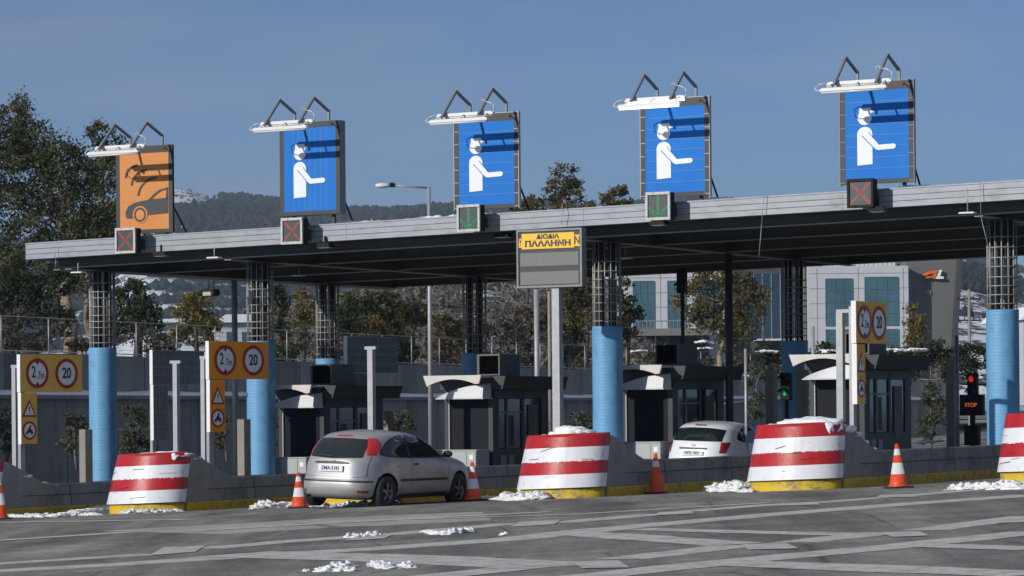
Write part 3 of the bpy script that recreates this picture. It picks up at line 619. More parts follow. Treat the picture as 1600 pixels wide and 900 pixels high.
# ------------------------------------------------------------------ restriction signs
def restriction_sign(px, ytop, Y, ang, wd, ht, pm, label, gr, vh, vw, back=False, faded=False):
    p = at(px, ytop, Y); g = G(p.x, p.y); t = thing('restriction_sign', label, 'road sign', (p.x, p.y, g), R_(ang), gr)
    z1 = p.z-g; z0 = z1-ht; th_ = .10
    for nm, x0, x1, a, b in (('wide_panel', 0, wd, z0, z1), ('narrow_panel', .02, vw, z0-.02-vh, z0-.02)):
        m = MB(); m.box(x0+.012, x1, -.0, th_, a, b); o = m.build(nm, 'grey_metal' if back else pm, t, .008)
        e = MB(); e.box(x0-.004, x0+.0105, -.004, th_+.004, a-.004, b+.004); e.build('edge', 'sign_edge_white', o)
        if back:
            e = MB()
            for q in range(1, 5): x = x0+(x1-x0)*q/5; e.box(x-.008, x+.008, -.012, -.001, a+.02, b-.02)
            for q in range(1, 4): z = a+(b-a)*q/4; e.box(x0+.02, x1-.02, -.016, -.001, z-.008, z+.008)
            e.box(x0+.02, x1, -.02, -.001, b-.02, b); e.build('stiffener', 'galv', o)
    if not back:
        hz = (z0+z1)/2; r = ht*.405
        for cx, kind in ((wd*.27, 'h'), (wd*.74, 's')):
            m = MB(); m.prism(arcband(cx, hz, r*.78, r, 0, 2*math.pi-.0005, 40), -.012, -.0005)
            ring = m.build('red_ring', 'sign_red', t); m = MB(); m.prism(circle(cx, hz, r*.785, 40), -.008, -.0006); disc = m.build('white_disc', 'sign_white', ring)
            if kind == 's': text('numerals', '20', ht*.40, 'sign_black', disc, (cx, -.010, hz), bold=.009, sx=.82)
            else:
                text('numerals', '2', ht*.44, 'sign_black', disc, (cx-r*.33, -.010, hz+.02), bold=.004, sx=.72); text('numerals', '.7m', ht*.26, 'sign_black', disc, (cx+r*.30, -.010, hz-.05), bold=.002, sx=.72)
                m = MB()
                for s_ in (-1, 1): m.prism([(cx-r*.16, hz+s_*r*.80), (cx+r*.16, hz+s_*r*.80), (cx, hz+s_*r*.55)], -.014, -.0085)
                m.build('arrowhead', 'sign_black', disc)
        cx = (vw+.02)/2; zt = z0-.02
        ty = zt-vh*.47; tr = vw*.42; hh = vh*.34
        m = MB(); m.prism([(cx-tr, ty), (cx+tr, ty), (cx, ty+hh)], -.010, -.0005); ring = m.build('red_triangle', 'sign_red', t)
        m = MB(); m.prism([(cx-tr*.70, ty+hh*.10), (cx+tr*.70, ty+hh*.10), (cx, ty+hh*.78)], -.013, -.0095); w_ = m.build('white_triangle', 'sign_white', ring)
        m = MB(); m.prism([(cx-.012, ty+hh*.28), (cx+.012, ty+hh*.28), (cx+.016, ty+hh*.58), (cx-.016, ty+hh*.58)], -.016, -.0125); m.prism(circle(cx, ty+hh*.20, .014, 10), -.016, -.0125); m.build('exclamation_mark', 'sign_black', w_)
        cz = zt-vh*.74; r = vw*.41
        m = MB(); m.prism(arcband(cx, cz, r*.78, r, 0, 2*math.pi-.0005, 36), -.012, -.0005); ring = m.build('red_ring', 'sign_red', t)
        m = MB(); m.prism(circle(cx, cz, r*.785, 36), -.008, -.0006); disc = m.build('white_disc', 'sign_white', ring)
        m = MB(); S = r/.22
        for dx in (-.075, .075): m.prism(circle(cx+dx*S, cz-.055*S, .038*S, 14), -.012, -.0082)
        m.prism([(cx-.10*S, cz-.03*S), (cx-.06*S, cz+.0*S), (cx-.03*S, cz+.05*S), (cx-.005*S, cz+.085*S), (cx+.04*S, cz+.075*S), (cx+.03*S, cz+.03*S), (cx+.10*S, cz+.02*S), (cx+.09*S, cz-.02*S), (cx+.03*S, cz-.05*S), (cx-.04*S, cz-.05*S)], -.0125, -.0082)
        m.prism(circle(cx+.03*S, cz+.10*S, .028*S, 12), -.0127, -.0082); m.build('rider_symbol', 'sign_black', disc)
    m = MB(); m.box(.10, .24, th_+.01, th_+.10, .1, z1-.1); m.build('post', 'galv', t)
    return t
G1 = 'orange height and speed limit signs'
restriction_sign(31, 554, 71.5, 51, 1.95, .86, 'panel_yellow', 'pale yellow 2.7m and 20 sign left of the leftmost blue column', G1, 1.18, .52)
restriction_sign(326, 533, 71.5, 50, 1.95, .87, 'panel_orange', 'bright orange 2.7m and 20 sign overlapping the second blue column', G1, 1.20, .52)
restriction_sign(1337, 470, 62.0, 59, 1.5, .84, 'panel_faded', 'weathered orange 2.7m and 20 sign in front of the right hand booth', G1, 1.20, .44)
G2 = 'grey backs of signs facing the other way'
restriction_sign(238, 547, 84, 54, 2.1, .92, 'grey_metal', 'grey back of a sign between the two leftmost blue columns', G2, 1.5, .62, back=True)
restriction_sign(542, 525, 77, 54, 2.05, .9, 'grey_metal', 'grey back of a sign behind the roof of the silver hatchback', G2, 1.6, .80, back=True)
# ------------------------------------------------------------------ poles
def pole(px, y0, Y, r, label, name='pole', m='galv', tarm=None, square=False, group=None, py_b=None, arm=None):
    p = at(px, y0, Y); 
    if py_b is not None: q = at(px, py_b, Y); p.x = (p.x+q.x)/2
    g = G(p.x, p.y) if Y < 140 else p.z-12
    t = thing(name, label, 'pole', (p.x, p.y, g), RZ, group); h = p.z-g
    b = MB()
    if square: b.box(-r, r, -r, r, 0, h)
    else: b.tube((0, 0, 0), (0, 0, h), r, n=14)
    b.build('shaft', m, t)
    if tarm:
        b = MB(); b.box(tarm[0], tarm[1], -r*.8, r*.8, h, h+.07); b.build('top_arm', m, t)
    b = MB(); b.box(-r*1.9, r*1.9, -r*1.9, r*1.9, 0, .03); b.build('base_plate', m, t)
    return t
pole(23, 575, 72, .055, 'grey square post with short arm left of the pale yellow sign', 'gauge_post', square=True, tarm=(-.08, .30), group='height gauge posts')
pole(318, 561, 72, .055, 'grey square post with short arm left of the bright orange sign', 'gauge_post', square=True, tarm=(-.08, .30), group='height gauge posts')
pole(1313, 489, 63, .07, 'pale square post with short arm left of the weathered orange sign', 'gauge_post', square=True, tarm=(-.07, .40), group='height gauge posts')
pole(275, 568, 74, .06, 'grey post with T shaped head between the two leftmost blue columns', 'gauge_post', square=True, tarm=(-.15, .15), group='height gauge posts')
pole(580, 546, 72, .07, 'grey post with T shaped head behind the silver hatchback', 'gauge_post', square=True, tarm=(-.15, .15), group='height gauge posts')
pole(366, 437, 80, .075, 'dark round pole just left of the bright orange sign panel top', m='galv')
pole(1138, 396, 73, .09, 'thick dark pole under the canopy beside the white car', m='dark_steel')
pole(1165, 545, 70, .035, 'thin pale pole standing over the white car', m='galv')
pole(1495, 524, 80, .05, 'thin pale pole left of the red traffic light', m='galv')
pole(838, 452, 130, .11, 'pale pole left of the message board post, beyond the wall', m='galv')
pole(858, 455, 128, .07, 'slim yellowish pole behind the message board', m='post_concrete')
pole(1270, 510, 105, .06, 'slim pole beside the shaded rear column on the right', m='galv')
for px, yt, yb, Y, wd, lab in ((134, 671, 755, 72, .09, 'concrete slab post beside the leftmost blue column'), (381, 655, 742, 73, .10, 'concrete slab post left of the second blue column'), (1253, 573, 655, 78, .11, 'concrete slab post in front of the shaded blue column'),
     (1205, 577, 655, 84, .12, 'dark concrete slab post right of the white car'), (1578, 585, 660, 66, .10, 'concrete slab post in front of the right edge blue column'), (1487, 560, 690, 84, .12, 'dark concrete slab post left of the red light'), (607, 642, 680, 80, .07, 'short slab post behind the silver car roof')):
    p = at(px, yt, Y); g = G(p.x, p.y); t = MB(); t.box(-wd, wd, -.14, .14, 0, p.z-g); o = t.build('slab_post', 'post_concrete', None, .01); o.location = (p.x, p.y, g); o.rotation_euler = (0, 0, RZ); tag(o, lab, 'post', 'concrete slab posts')
# street lamp
def street_lamp():
    p = at(670, 292, 92); g = G(p.x, p.y); h = p.z-g; s = 92/F
    t = thing('street_lamp', 'tall grey street lamp whose arm reaches left above the canopy roof', 'street lamp', (p.x, p.y, g))
    b = MB(); b.tube((0, 0, 0), (0, 0, h), .085, .05, 14); b.build('pole', 'galv', t)
    b = MB(); b.tube((0, 0, h-.03), (-62*s, 0, h+.06), .03, .025); b.build('arm', 'galv', t)
    b = MB(); x0 = -60*s; L = 24*s
    prof = [(.001, 0), (.05, .02), (.085, L*.25), (.105, L*.5), (.10, L*.75), (.05, L*.95), (.001, L)]
    b.lathe(prof, 16, axis='x', c=(0, 0, 0)); 
    b.v = [(x0-p_[0], p_[1], h+.07+p_[2]*.75-.02) for p_ in b.v]; hd = b.build('lamp_head', 'lamp_white', t)
    b = MB(); b.box(x0-.02, x0+.13, -.06, .06, h+.0, h+.13); b.build('driver_box', 'black_plastic', hd)
street_lamp()
# utility pole right
p = at(1514, 452, 190); t = thing('utility_pole', 'wooden utility pole with crossarms in front of the snowy hill', 'utility pole', (p.x, p.y, -4), .3); b = MB(); b.tube((0, 0, 0), (0, 0, p.z+4), .14, .09, 10); b.build('pole', 'post_concrete', t)
for dz in (.6, 1.9): b = MB(); b.bar((-.8, 0, p.z+4-dz), (.8, 0, p.z+4-dz), .09, .09); b.build('crossarm', 'dark_steel', t)
b = MB()
for dz in (.6, 1.9):
    for x in (-.7, -.3, .3, .7): b.tube((x, 0, p.z+4-dz+.04), (x, 0, p.z+4-dz+.24), .035, n=8)
b.build('insulator', 'dark_steel', t)
# ------------------------------------------------------------------ booths
def make_booth(k, label, ac_x=.9):
    u = k*PITCH-.03; v = 13.0; X, Y = XY(u, v); g = G(X, Y)
    t = thing('toll_booth', label, 'toll booth', (X, Y, g+.0), RZ, 'toll booths on the islands')
    w_, D, H = .66, 2.75, 2.47
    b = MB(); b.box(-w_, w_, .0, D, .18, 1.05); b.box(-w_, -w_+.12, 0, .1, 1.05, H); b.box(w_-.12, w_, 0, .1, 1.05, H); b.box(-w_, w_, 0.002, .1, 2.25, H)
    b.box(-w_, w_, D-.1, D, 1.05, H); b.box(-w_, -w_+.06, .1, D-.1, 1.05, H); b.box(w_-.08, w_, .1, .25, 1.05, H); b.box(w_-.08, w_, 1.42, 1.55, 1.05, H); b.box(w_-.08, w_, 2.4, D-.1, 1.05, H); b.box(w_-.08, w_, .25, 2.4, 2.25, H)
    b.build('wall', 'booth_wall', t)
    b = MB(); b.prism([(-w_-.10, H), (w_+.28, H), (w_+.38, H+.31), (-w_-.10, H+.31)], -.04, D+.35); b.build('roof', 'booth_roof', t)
    # front window with dark curtain
    b = MB(); b.box(-w_+.135, w_-.125, .03, .045, 1.06, 2.24); wd = b.build('front_window', 'curtain', t)
    b = MB(); b.box(-w_+.12, -w_+.145, -.02, .05, 1.02, 2.26); b.box(-w_+.12, w_-.1, -.03, .05, 1.0, 1.03); b.build('window_frame', 'galv', wd)
    b = MB(); b.box(w_-.05, w_-.03, .26, 1.41, 1.06, 2.24); sw = b.build('side_window', 'blue_glass', t)
    b = MB(); b.box(w_-.02, w_+.012, .68, .73, 1.06, 2.24); b.box(w_-.02, w_+.012, .26, .30, 1.06, 2.24); b.box(w_-.02, w_+.012, .30, 1.41, 1.9, 1.94); b.build('window_frame', 'grey_metal', sw)
    b = MB(); b.box(w_-.045, w_-.03, .78, 1.08, 1.10, 1.85); b.build('paper_notice', 'beige_blind', sw)
    b = MB(); b.box(w_-.05, w_-.025, 1.56, 2.39, 1.06, 2.24); b.build('rear_window', 'dark_glass', t)
    b = MB(); b.box(w_-.02, w_+.01, 1.75, 2.2, .95, 2.1); b.build('window_blind', 'beige_blind', t)
    b = MB(); b.box(w_+.001, w_+.02, .35, .62, .35, .9); b.box(w_+.001, w_+.02, .75, 1.0, .35, .9); b.build('side_hatch', 'grey_metal', t)
    # upper visor: white board with arched lower edge, curving out over the window
    n = 14; L0, L1 = -w_-.22, w_+.04; z1 = H+.33
    pts = [(L0, z1), (L0+.10, z1-.26)]+[(L0+.10+(L1-.06-L0-.10)*i/n, z1-.26+.17*math.sin(math.pi*i/n)**.8) for i in range(1, n)]+[(L1-.06, z1-.20), (L1, z1+.0)]
    b = MB(); b.prism(pts, -.62, -.56); b.box(L0+.02, L1-.02, -.56, -.05, z1-.06, z1-.02); b.build('upper_visor', 'booth_visor', t)
    # lower visor: half-round hood
    m = MB(); r0 = []; N = 16
    L0, L1 = -w_+.06, w_-.02; zb = 2.27
    top = [(L0+(L1-L0)*i/N, -.40, zb+.03+.26*math.sin(math.pi*min(1, (i/N)*.55+.0))**.9) for i in range(N+1)]
    bot = [(x, -.46, zb) for x, _, _ in top]; bk = [(x, -.02, z+.05) for x, _, z in top]; bb = [(x, -.02, zb) for x, _, _ in top]
    vs = bot+top+bk+bb; nn = N+1
    m.add(vs, [(a*nn+i, a*nn+i+1, ((a+1) % 4)*nn+i+1, ((a+1) % 4)*nn+i) for a in range(4) for i in range(N)]+[(0, nn, 2*nn, 3*nn), (N, 3*nn+N, 2*nn+N, nn+N)])
    m.box(L0-.03, L1+.03, -.47, -.02, zb-.03, zb-.001); m.build('lower_visor', 'booth_visor_grey', t)
    # roof cooling unit
    x0 = ac_x
    a = MB(); a.box(-.05, .58, .5, 1.5, H+.33, H+.84); au = a.build('roof_unit', 'unit_casing', t, .01)
    a = MB(); a.box(.03, .53, .485, .499, H+.37, H+.80); a.build('grille', 'void', au); a = MB()
    for q in range(5): a.box(.03, .53, .48, .484, H+.40+q*.09, H+.405+q*.09)
    for q in range(6): a.box(.03+q*.1, .035+q*.1, .48, .484, H+.37, H+.80)
    a.build('grille_bars', 'void', au)
    return t
make_booth(-3, 'toll booth nearest the left, half hidden by the second blue column')
make_booth(-2, 'toll booth fully in view between the silver car and the message board post')
make_booth(-1, 'toll booth right behind the white car')
make_booth(0, 'toll booth behind the weathered orange restriction sign')
# utility cabinets in front of the booths
for k, lab in ((-3, 'grey cabinet between the second blue column and the silver hatchback'), (-2, 'grey cabinet under the fully visible booth, right of the silver car'), (-1, 'grey cabinet between the central blue column and the white car')):
    u = k*PITCH+(.0 if k != -1 else .10); v = 12.25; X, Y = XY(u, v); g = G(X, Y); t = thing('utility_cabinet', lab, 'cabinet', (X, Y, g), RZ, 'cabinets in front of the booths')
    b = MB(); b.box(-.72, .60, .0, .62, .15, 1.02); b.box(-.74, .62, -.02, .64, 1.02, 1.05); b.build('body', 'cabinet', t, .006)
    b = MB()
    for x0, x1 in ((-.71, -.15), (-.13, .34), (.36, .59)): b.box(x0, x1, -.014, -.001, .2, 1.0)
    d = b.build('door', 'cabinet', t); b = MB(); b.box(.15, .18, -.03, -.015, .5, .62); b.box(.42, .52, -.018, -.0145, .82, .93); b.build('handle', 'sign_white', d)
# ------------------------------------------------------------------ traffic lights and STOP display
def traffic_light(px, py, Y, lit, label):
    p = at(px, py, Y); g = G(p.x, p.y); t = thing('traffic_light', label, 'traffic light', (p.x, p.y, g), RZ); h = p.z-g
    b = MB(); b.tube((0, .12, 0), (0, .12, h-.4), .05); b.build('pole', 'dark_steel', t)
    b = MB(); b.box(-.125, .125, 0, .2, h-.52, h+.15); hs = b.build('housing', 'black_plastic', t, .02)
    for i, (nm, m) in enumerate((('red_lens', 'light_red' if lit == 'r' else 'black_plastic'), ('green_lens', 'light_green' if lit == 'g' else 'black_plastic'))):
        z = h-i*.33; b = MB(); b.lathe([(.001, -.02), (.05, -.015), (.075, 0)], 18, axis='y', c=(0, -.012, z)); b.build(nm, m, hs)
        b = MB(); 
        for q in range(12):
            a0 = math.pi*q/12-.2; a1 = math.pi*(q+1)/12-.2+.05*0
            b.add([(.115*math.cos(a0), 0, z+.115*math.sin(a0)), (.115*math.cos(a1), 0, z+.115*math.sin(a1)), (.115*math.cos(a1), -.2, z+.115*math.sin(a1)-.02), (.115*math.cos(a0), -.2, z+.115*math.sin(a0)-.02)], [(0, 1, 2, 3)])
        b.build('hood', 'black_plastic', hs, fixn=False)
    return t
traffic_light(1226, 592, 75, 'g', 'traffic light with green lens lit, in front of the shaded blue column')
traffic_light(1518, 592, 78, 'r', 'traffic light with red lens lit, left of the right edge blue column')
traffic_light(1063, 428, 84, 'n', 'dark signal box hanging high under the canopy before the white building')
p = at(1517, 633, 77); g = G(p.x, p.y); t = thing('stop_display', 'black electronic display showing STOP in red below the red light', 'display', (p.x, p.y, g), RZ); h = p.z-g
b = MB(); b.box(-.30, .30, 0, .2, h-.26, h+.26); b.box(-.05, .05, .05, .15, 0, h-.25); b.box(-.18, .18, -.02, .2, h-1.0, h-.5); b.build('housing', 'black_plastic', t, .01); text('lettering', 'STOP', .13, 'led_orange', t, (0, -.006, h), bold=.003)
# ------------------------------------------------------------------ lamps and cameras under the canopy
for i, (px, py, lab) in enumerate(((508, 388, 'dark floodlight under the canopy edge below the second sign'), (786, 372, 'dark floodlight under the canopy edge left of the message board'), (1030, 353, 'dark floodlight under the canopy edge below the fourth sign'), (252, 401, 'dark floodlight under the canopy edge below the orange sign'), (1372, 332, 'dark floodlight under the canopy edge below the rightmost sign'))):
    p = at_z(px, py, 5.68+zc(UV(*at_z(px, py, 5.68)[:2])[0])); t = thing('floodlight', lab, 'lamp', p, RZ, 'floodlights under the canopy')
    b = MB(); b.prism([(-.2, .02), (.2, .02), (.14, .12), (-.14, .12)], -.12, .12); b.bar((0, 0, .1), (0, 0, .28), .04, .04, up=(0, 1, 0)); b.build('housing', 'black_plastic', t); b = MB(); b.box(-.15, .15, -.09, .09, .005, .018); b.build('lens', 'lamp_white', t)
for i, (px, py, lab) in enumerate(((335, 403, 'flat white lamp hanging left of the second front column'), (977, 404, 'flat white lamp right of the central front column'), (122, 426, 'flat white lamp at the far left end of the canopy'), (478, 455, 'flat white lamp near the sunlit rear column'), (1512, 333, 'flat white lamp hanging left of the right edge column'), (467, 431, 'small flat white lamp between the second column and the rear column'))):
    z = 5.42+zc(UV(*at_z(px, py, 5.42)[:2])[0]); p = at_z(px, py, z); t = thing('flat_lamp', lab, 'lamp', p, RZ, 'flat lamps under the canopy')
    b = MB(); b.box(-.16, .16, -.09, .09, -.012, .02); b.build('lamp_body', 'lamp_white', t, .005); b = MB(); b.tube((0, 0, .02), (0, 0, .24 if i != 4 else .5), .012); b.build('rod', 'galv', t)
p = at(330, 458, 84); t = thing('surveillance_camera', 'dark camera box hanging on rods under the canopy above the yellow tree', 'camera', p, RZ)
b = MB(); b.prism([(-.18, -.08), (.14, -.08), (.2, .0), (.16, .1), (-.1, .1)], -.15, .15); b.build('camera_body', 'black_plastic', t); b = MB(); b.box(-.16, .1, -.17, -.152, -.07, .03); b.build('front_glass', 'galv', t); b = MB(); b.tube((-.08, 0, .1), (-.08, 0, .75), .015); b.tube((.08, 0, .1), (.08, 0, .75), .015); b.build('rod', 'dark_steel', t)
# hanging cables
for nm, pts, v, lab in (('hanging_cable', [(1194,300),(1190,350),(1186,400)], 9.85, 'thin cable hanging from the roof edge above the white car'), ('hanging_cable', [(1531,285),(1533,340),(1544,385),(1546,450)], 9.85, 'thin cable hanging from the roof edge at the right'), ('hanging_cable', [(878,318),(880,330),(877,350)], 9.8, 'short cable running from the roof edge to the message board'), ('hanging_cable', [(85,385),(87,405),(87,420)], 9.85, 'short cable at the left end of the roof')):
    b = MB(); P = []
    for px, py in pts: u, z = atv(px, py, v); X, Y = XY(u, v); P.append(Vector((X, Y, z)))
    b.path(P, .007, 6); tag(b.build(nm, 'galv'), lab, 'cable')
# ------------------------------------------------------------------ traffic cones
def make_cone(loc, label, kind, h=.75, rz=0.):
    t = thing('traffic_cone', label, 'traffic cone', loc, rz, 'traffic cones beside the lanes')
    t.rotation_euler = (GY*.9, -GX*.9, rz)
    b = MB(); s = .21; pl = [(s*sx, s*sy) for sx, sy in ((-1,-.85),(-.85,-1),(.85,-1),(1,-.85),(1,.85),(.85,1),(-.85,1),(-1,.85))]; b.prismz(pl, 0.002, .035); b.build('base', 'rubber', t)
    if kind == 2: cuts = [(.035, 0), (.24, 0), (.24, 1), (.43, 1), (.43, 0), (.56, 0), (.56, 1), (.665, 1), (.665, 0), (.75, 0)]
    else: cuts = [(.035, 0), (.50, 0), (.50, 1), (.61, 1), (.61, 0), (.75, 0)]
    prof = []; mis = []
    R0, R1 = .155, .028
    for i, (z, m) in enumerate(cuts):
        z = z*h/.75; r = R0+(R1-R0)*((z-.035)/(h-.035)); prof.append((r, z))
        if i < len(cuts)-1: mis.append(cuts[i+1][1] if cuts[i][0] != cuts[i+1][0] else 0)
    prof.append((.001, h)); mis.append(0)
    b = MB(); b.lathe(prof, 28, mis=mis); b.lathe([(R0+.02, .036), (R0+.015, .055), (R0-.002, .07)], 28); b.build('body', ['cone_orange', 'cone_white'], t); return t
make_cone(gnd(468, 794), 'orange cone with two white bands left of the silver hatchback', 2, .68)
make_cone(gnd(740, 783), 'orange cone with two white bands right of the silver hatchback', 2, .74, .4)
make_cone(W(1.16, 1.6), 'orange cone with one white band, right of the central striped nose', 1, .76)
make_cone(gnd(1404, 763), 'orange cone with two white bands near the right hand striped nose', 2, .75, .2)
make_cone(gnd(0, 812), 'orange cone cut off by the left edge of the picture', 2, .9, .3)
# ------------------------------------------------------------------ cars
def car_surface(layers):
    A = np.array(layers, float); Z = A[:, 0]
    def par(z): return [float(np.interp(z, Z, A[:, i])) for i in range(1, 5)]
    def side(x, z):
        xr, xf, hw, n = par(z); a = (xf-xr)/2; c = (xf+xr)/2; s = min(1., abs((x-c)/a)); return hw*(1-s**n)**(1/n)
    def rear(y, z):
        xr, xf, hw, n = par(z); a = (xf-xr)/2; c = (xf+xr)/2; s = min(1., abs(y/hw)); return c-a*(1-s**n)**(1/n)
    def front(y, z):
        xr, xf, hw, n = par(z); a = (xf-xr)/2; c = (xf+xr)/2; s = min(1., abs(y/hw)); return c+a*(1-s**n)**(1/n)
    return par, side, rear, front, Z
def smooth_layers(L, n=46):
    A = np.array(L, float); z = np.linspace(A[0, 0], A[-1, 0], n); out = [z]
    for i in range(1, 5):
        y = np.interp(z, A[:, 0], A[:, i])
        if i < 4:
            ys = y.copy()
            for _ in range(2): ys[1:-1] = (ys[:-2]+2*ys[1:-1]+ys[2:])/4
            y = ys
        out.append(y)
    return np.stack(out, 1)
t_par = []
def car(spec, loc, rz, label, tilt=(0, 0)):
    t = thing('parked_car' if spec.get('parked') else 'car', label, 'car', loc, rz)
    t.rotation_euler = (tilt[0], tilt[1], rz)
    L = smooth_layers(spec['layers']); par, side, rear, front, Z = car_surface(L)
    N = 72; b = MB(); vs = []
    for z in Z:
        xr, xf, hw, n = par(z); a = (xf-xr)/2; c = (xf+xr)/2
        for i in range(N):
            th = 2*math.pi*i/N; ct, st = math.cos(th), math.sin(th)
            x = c+a*math.copysign(abs(ct)**(2/n), ct); y = hw*math.copysign(abs(st)**(2/n), st); vs.append((x, y, z))
    M = len(Z); fs = [(k*N+i, k*N+(i+1) % N, (k+1)*N+(i+1) % N, (k+1)*N+i) for k in range(M-1) for i in range(N)]
    fs += [tuple(reversed(range(N))), tuple(range((M-1)*N, M*N))]
    b.add(vs, fs, 0, True); body = b.build('body', spec['paint'], t)
    # wheel arches cut with a boolean
    c_ = MB(); wr = spec['wr']
    for x in spec['axles']: c_.lathe([(.001, -1.2), (wr*1.16, -1.2), (wr*1.16, 1.2), (.001, 1.2)], 40, axis='y', c=(x, 0, wr+.01), sm=False)
    cut = c_.build('cut', 'underbody'); md = body.modifiers.new('b', 'BOOLEAN'); md.object = cut; md.operation = 'DIFFERENCE'; md.solver = 'EXACT'
    cut.parent = t; bpy.context.view_layer.update()
    me = bpy.data.meshes.new_from_object(body.evaluated_get(bpy.context.evaluated_depsgraph_get())); body.modifiers.clear(); body.data = me; bpy.data.objects.remove(cut)
    me.materials.clear(); me.materials.append(MATS[spec['paint']]); me.materials.append(MATS['underbody'])
    for p in me.polygons:
        ctr = p.center; d = min(abs(math.hypot(ctr.x-x, ctr.z-wr-.01)-wr*1.16) for x in spec['axles'])
        p.material_index = 1 if (d < .012 and abs(p.normal.y) < .5 and abs(ctr.y) < .85) or ctr.z < Z[0]+.005 else 0; p.use_smooth = True
    try: me.set_sharp_from_angle(angle=R_(42))
    except Exception: pass
    def side_patch(name, xs_, zb, zt, m, parent=t, eps=.004, sides=(-1, 1), nz=6, thick=0.):
        for s in sides:
            q = MB(); n = len(xs_); v_ = []
            for j in range(nz+1):
                for x in xs_:
                    a0, a1 = zb(x), zt(x); z = a0+(a1-a0)*j/nz; v_.append((x, s*(side(x, z)+eps), z))
            q.add(v_, [(j*n+i, j*n+i+1, (j+1)*n+i+1, (j+1)*n+i) for j in range(nz) for i in range(n-1)], 0, True); o = q.build(name, m, parent, fixn=False)
        return o
    def end_patch(name, ys_, zb, zt, m, parent=t, eps=.005, fn=rear, sg=-1, nz=6):
        q = MB(); n = len(ys_); v_ = []
        for j in range(nz+1):
            for y in ys_:
                a0, a1 = zb(y), zt(y); z = a0+(a1-a0)*j/nz; v_.append((fn(y, z)+sg*eps, y, z))
        q.add(v_, [(j*n+i, j*n+i+1, (j+1)*n+i+1, (j+1)*n+i) for j in range(nz) for i in range(n-1)], 0, True); return q.build(name, m, parent, fixn=False)
    for s in (-1, 1):
        for x in spec['axles']:
            w_ = MB(); y = s*(spec['track']); tw = .10
            w_.lathe([(wr*.62, -tw), (wr*.9, -tw), (wr, -tw*.75), (wr, tw*.75), (wr*.9, tw), (wr*.62, tw)], 36, axis='y', c=(x, y, wr)); wh = w_.build('wheel', 'tyre', t)
            r = MB(); yo = y+s*tw*.85
            r.lathe([(wr*.64, 0), (wr*.60, -.012*s), (wr*.57, -.05*s)], 30, axis='y', c=(x, yo, wr)); r.lathe([(.001, 0), (.05, 0), (.06, -.02*s)], 16, axis='y', c=(x, yo, wr))
            for q in range(5):
                a = 2*math.pi*q/5+.3
                for da in (-.13, .13): r.bar((x+.04*math.cos(a), yo-.004*s, wr+.04*math.sin(a)), (x+wr*.6*math.cos(a+da), yo-.014*s, wr+wr*.6*math.sin(a+da)), .022, .03, up=(0, 1, 0))
            r.build('rim', 'rim', wh); r = MB(); r.lathe([(.001, 0), (wr*.6, 0)], 24, axis='y', c=(x, y+s*.03, wr)); r.build('brake_disc', 'underbody', wh, fixn=False)
    t_par.clear(); t_par.append(par); return t, side_patch, end_patch, side, rear, front
def curve(pts): 
    X_ = [p[0] for p in pts]; Z_ = [p[1] for p in pts]
    return lambda x: float(np.interp(x, X_, Z_))
def lamp_corner(t, par, s, z0, z1, rng_, m):
    q = MB(); P = []; n1 = 9; n2 = 8
    for j in range(n1+1):
        f = j/n1; z = z0+(z1-z0)*f; xr, xf, hw, n = par(z); a = (xf-xr)/2; c = (xf+xr)/2; t0, t1 = rng_(f)
        for i in range(n2+1):
            th = R_(t0+(t1-t0)*i/n2); e = .014 if 0 < i < n2 and 0 < j < n1 else .002
            P.append((c-(a+e)*math.cos(th)**(2/n), s*(hw+e)*math.sin(th)**(2/n), z))
    w_ = n2+1; q.add(P, [(j*w_+i, j*w_+i+1, (j+1)*w_+i+1, (j+1)*w_+i) for j in range(n1) for i in range(n2)], 0, True); q.build('tail_light', m, t, fixn=False)
silver = dict(paint='silver_paint', wr=.305, axles=(.70, 3.315), track=.735, layers=[
 (.19, .16, 3.95, .72, 5), (.24, .05, 4.08, .80, 5), (.36, .0, 4.14, .84, 4.8), (.50, .0, 4.15, .853, 4.6), (.56, .035, 4.13, .853, 4.4), (.70, .05, 4.06, .855, 4.2), (.80, .06, 3.95, .85, 4.),
 (.87, .075, 3.72, .84, 3.8), (.93, .10, 3.42, .82, 3.6), (.985, .14, 3.12, .79, 3.6), (1.08, .20, 2.93, .755, 3.6), (1.18, .28, 2.74, .715, 3.5), (1.27, .38, 2.52, .672, 3.4), (1.34, .50, 2.30, .62, 3.2), (1.39, .68, 2.05, .54, 3.), (1.42, .95, 1.75, .40, 2.8), (1.432, 1.2, 1.5, .2, 2.5)])
rw = W(-3.10, -2.30)
t, sp, ep, sd_, re_, fr_ = car(silver, W(-3.27, -2.95), R_(90)-TH+.0, 'silver three door hatchback with muddy sides seen from behind, between two cones', tilt=(.0, 0.))
par_ = t_par[0]
t.rotation_euler = (Matrix.Rotation(R_(90)-TH, 4, 'Z') @ Matrix.Rotation(.0359, 4, 'X')).to_euler()
xs_ = lambda a, b, n=14: list(np.linspace(a, b, n))
dlo_t = curve([(.60,1.03),(.72,1.14),(.92,1.245),(1.2,1.31),(1.6,1.345),(2.0,1.325),(2.35,1.22),(2.62,1.09),(2.86,.985)])
dlo_b = curve([(.60,1.02),(.72,.985),(1.0,.965),(1.5,.95),(2.2,.945),(2.9,.95)])
sp('rear_side_window', xs_(.62, 1.46), dlo_b, dlo_t, 'car_glass', eps=.009); sp('door_window', xs_(1.53, 2.84, 20), dlo_b, dlo_t, 'car_glass', eps=.009)
bo = 'body'
sp('window_trim', xs_(.58, 2.92, 26), lambda x: dlo_b(x)-.022, lambda x: dlo_t(x)+.018, 'car_trim', eps=.005)
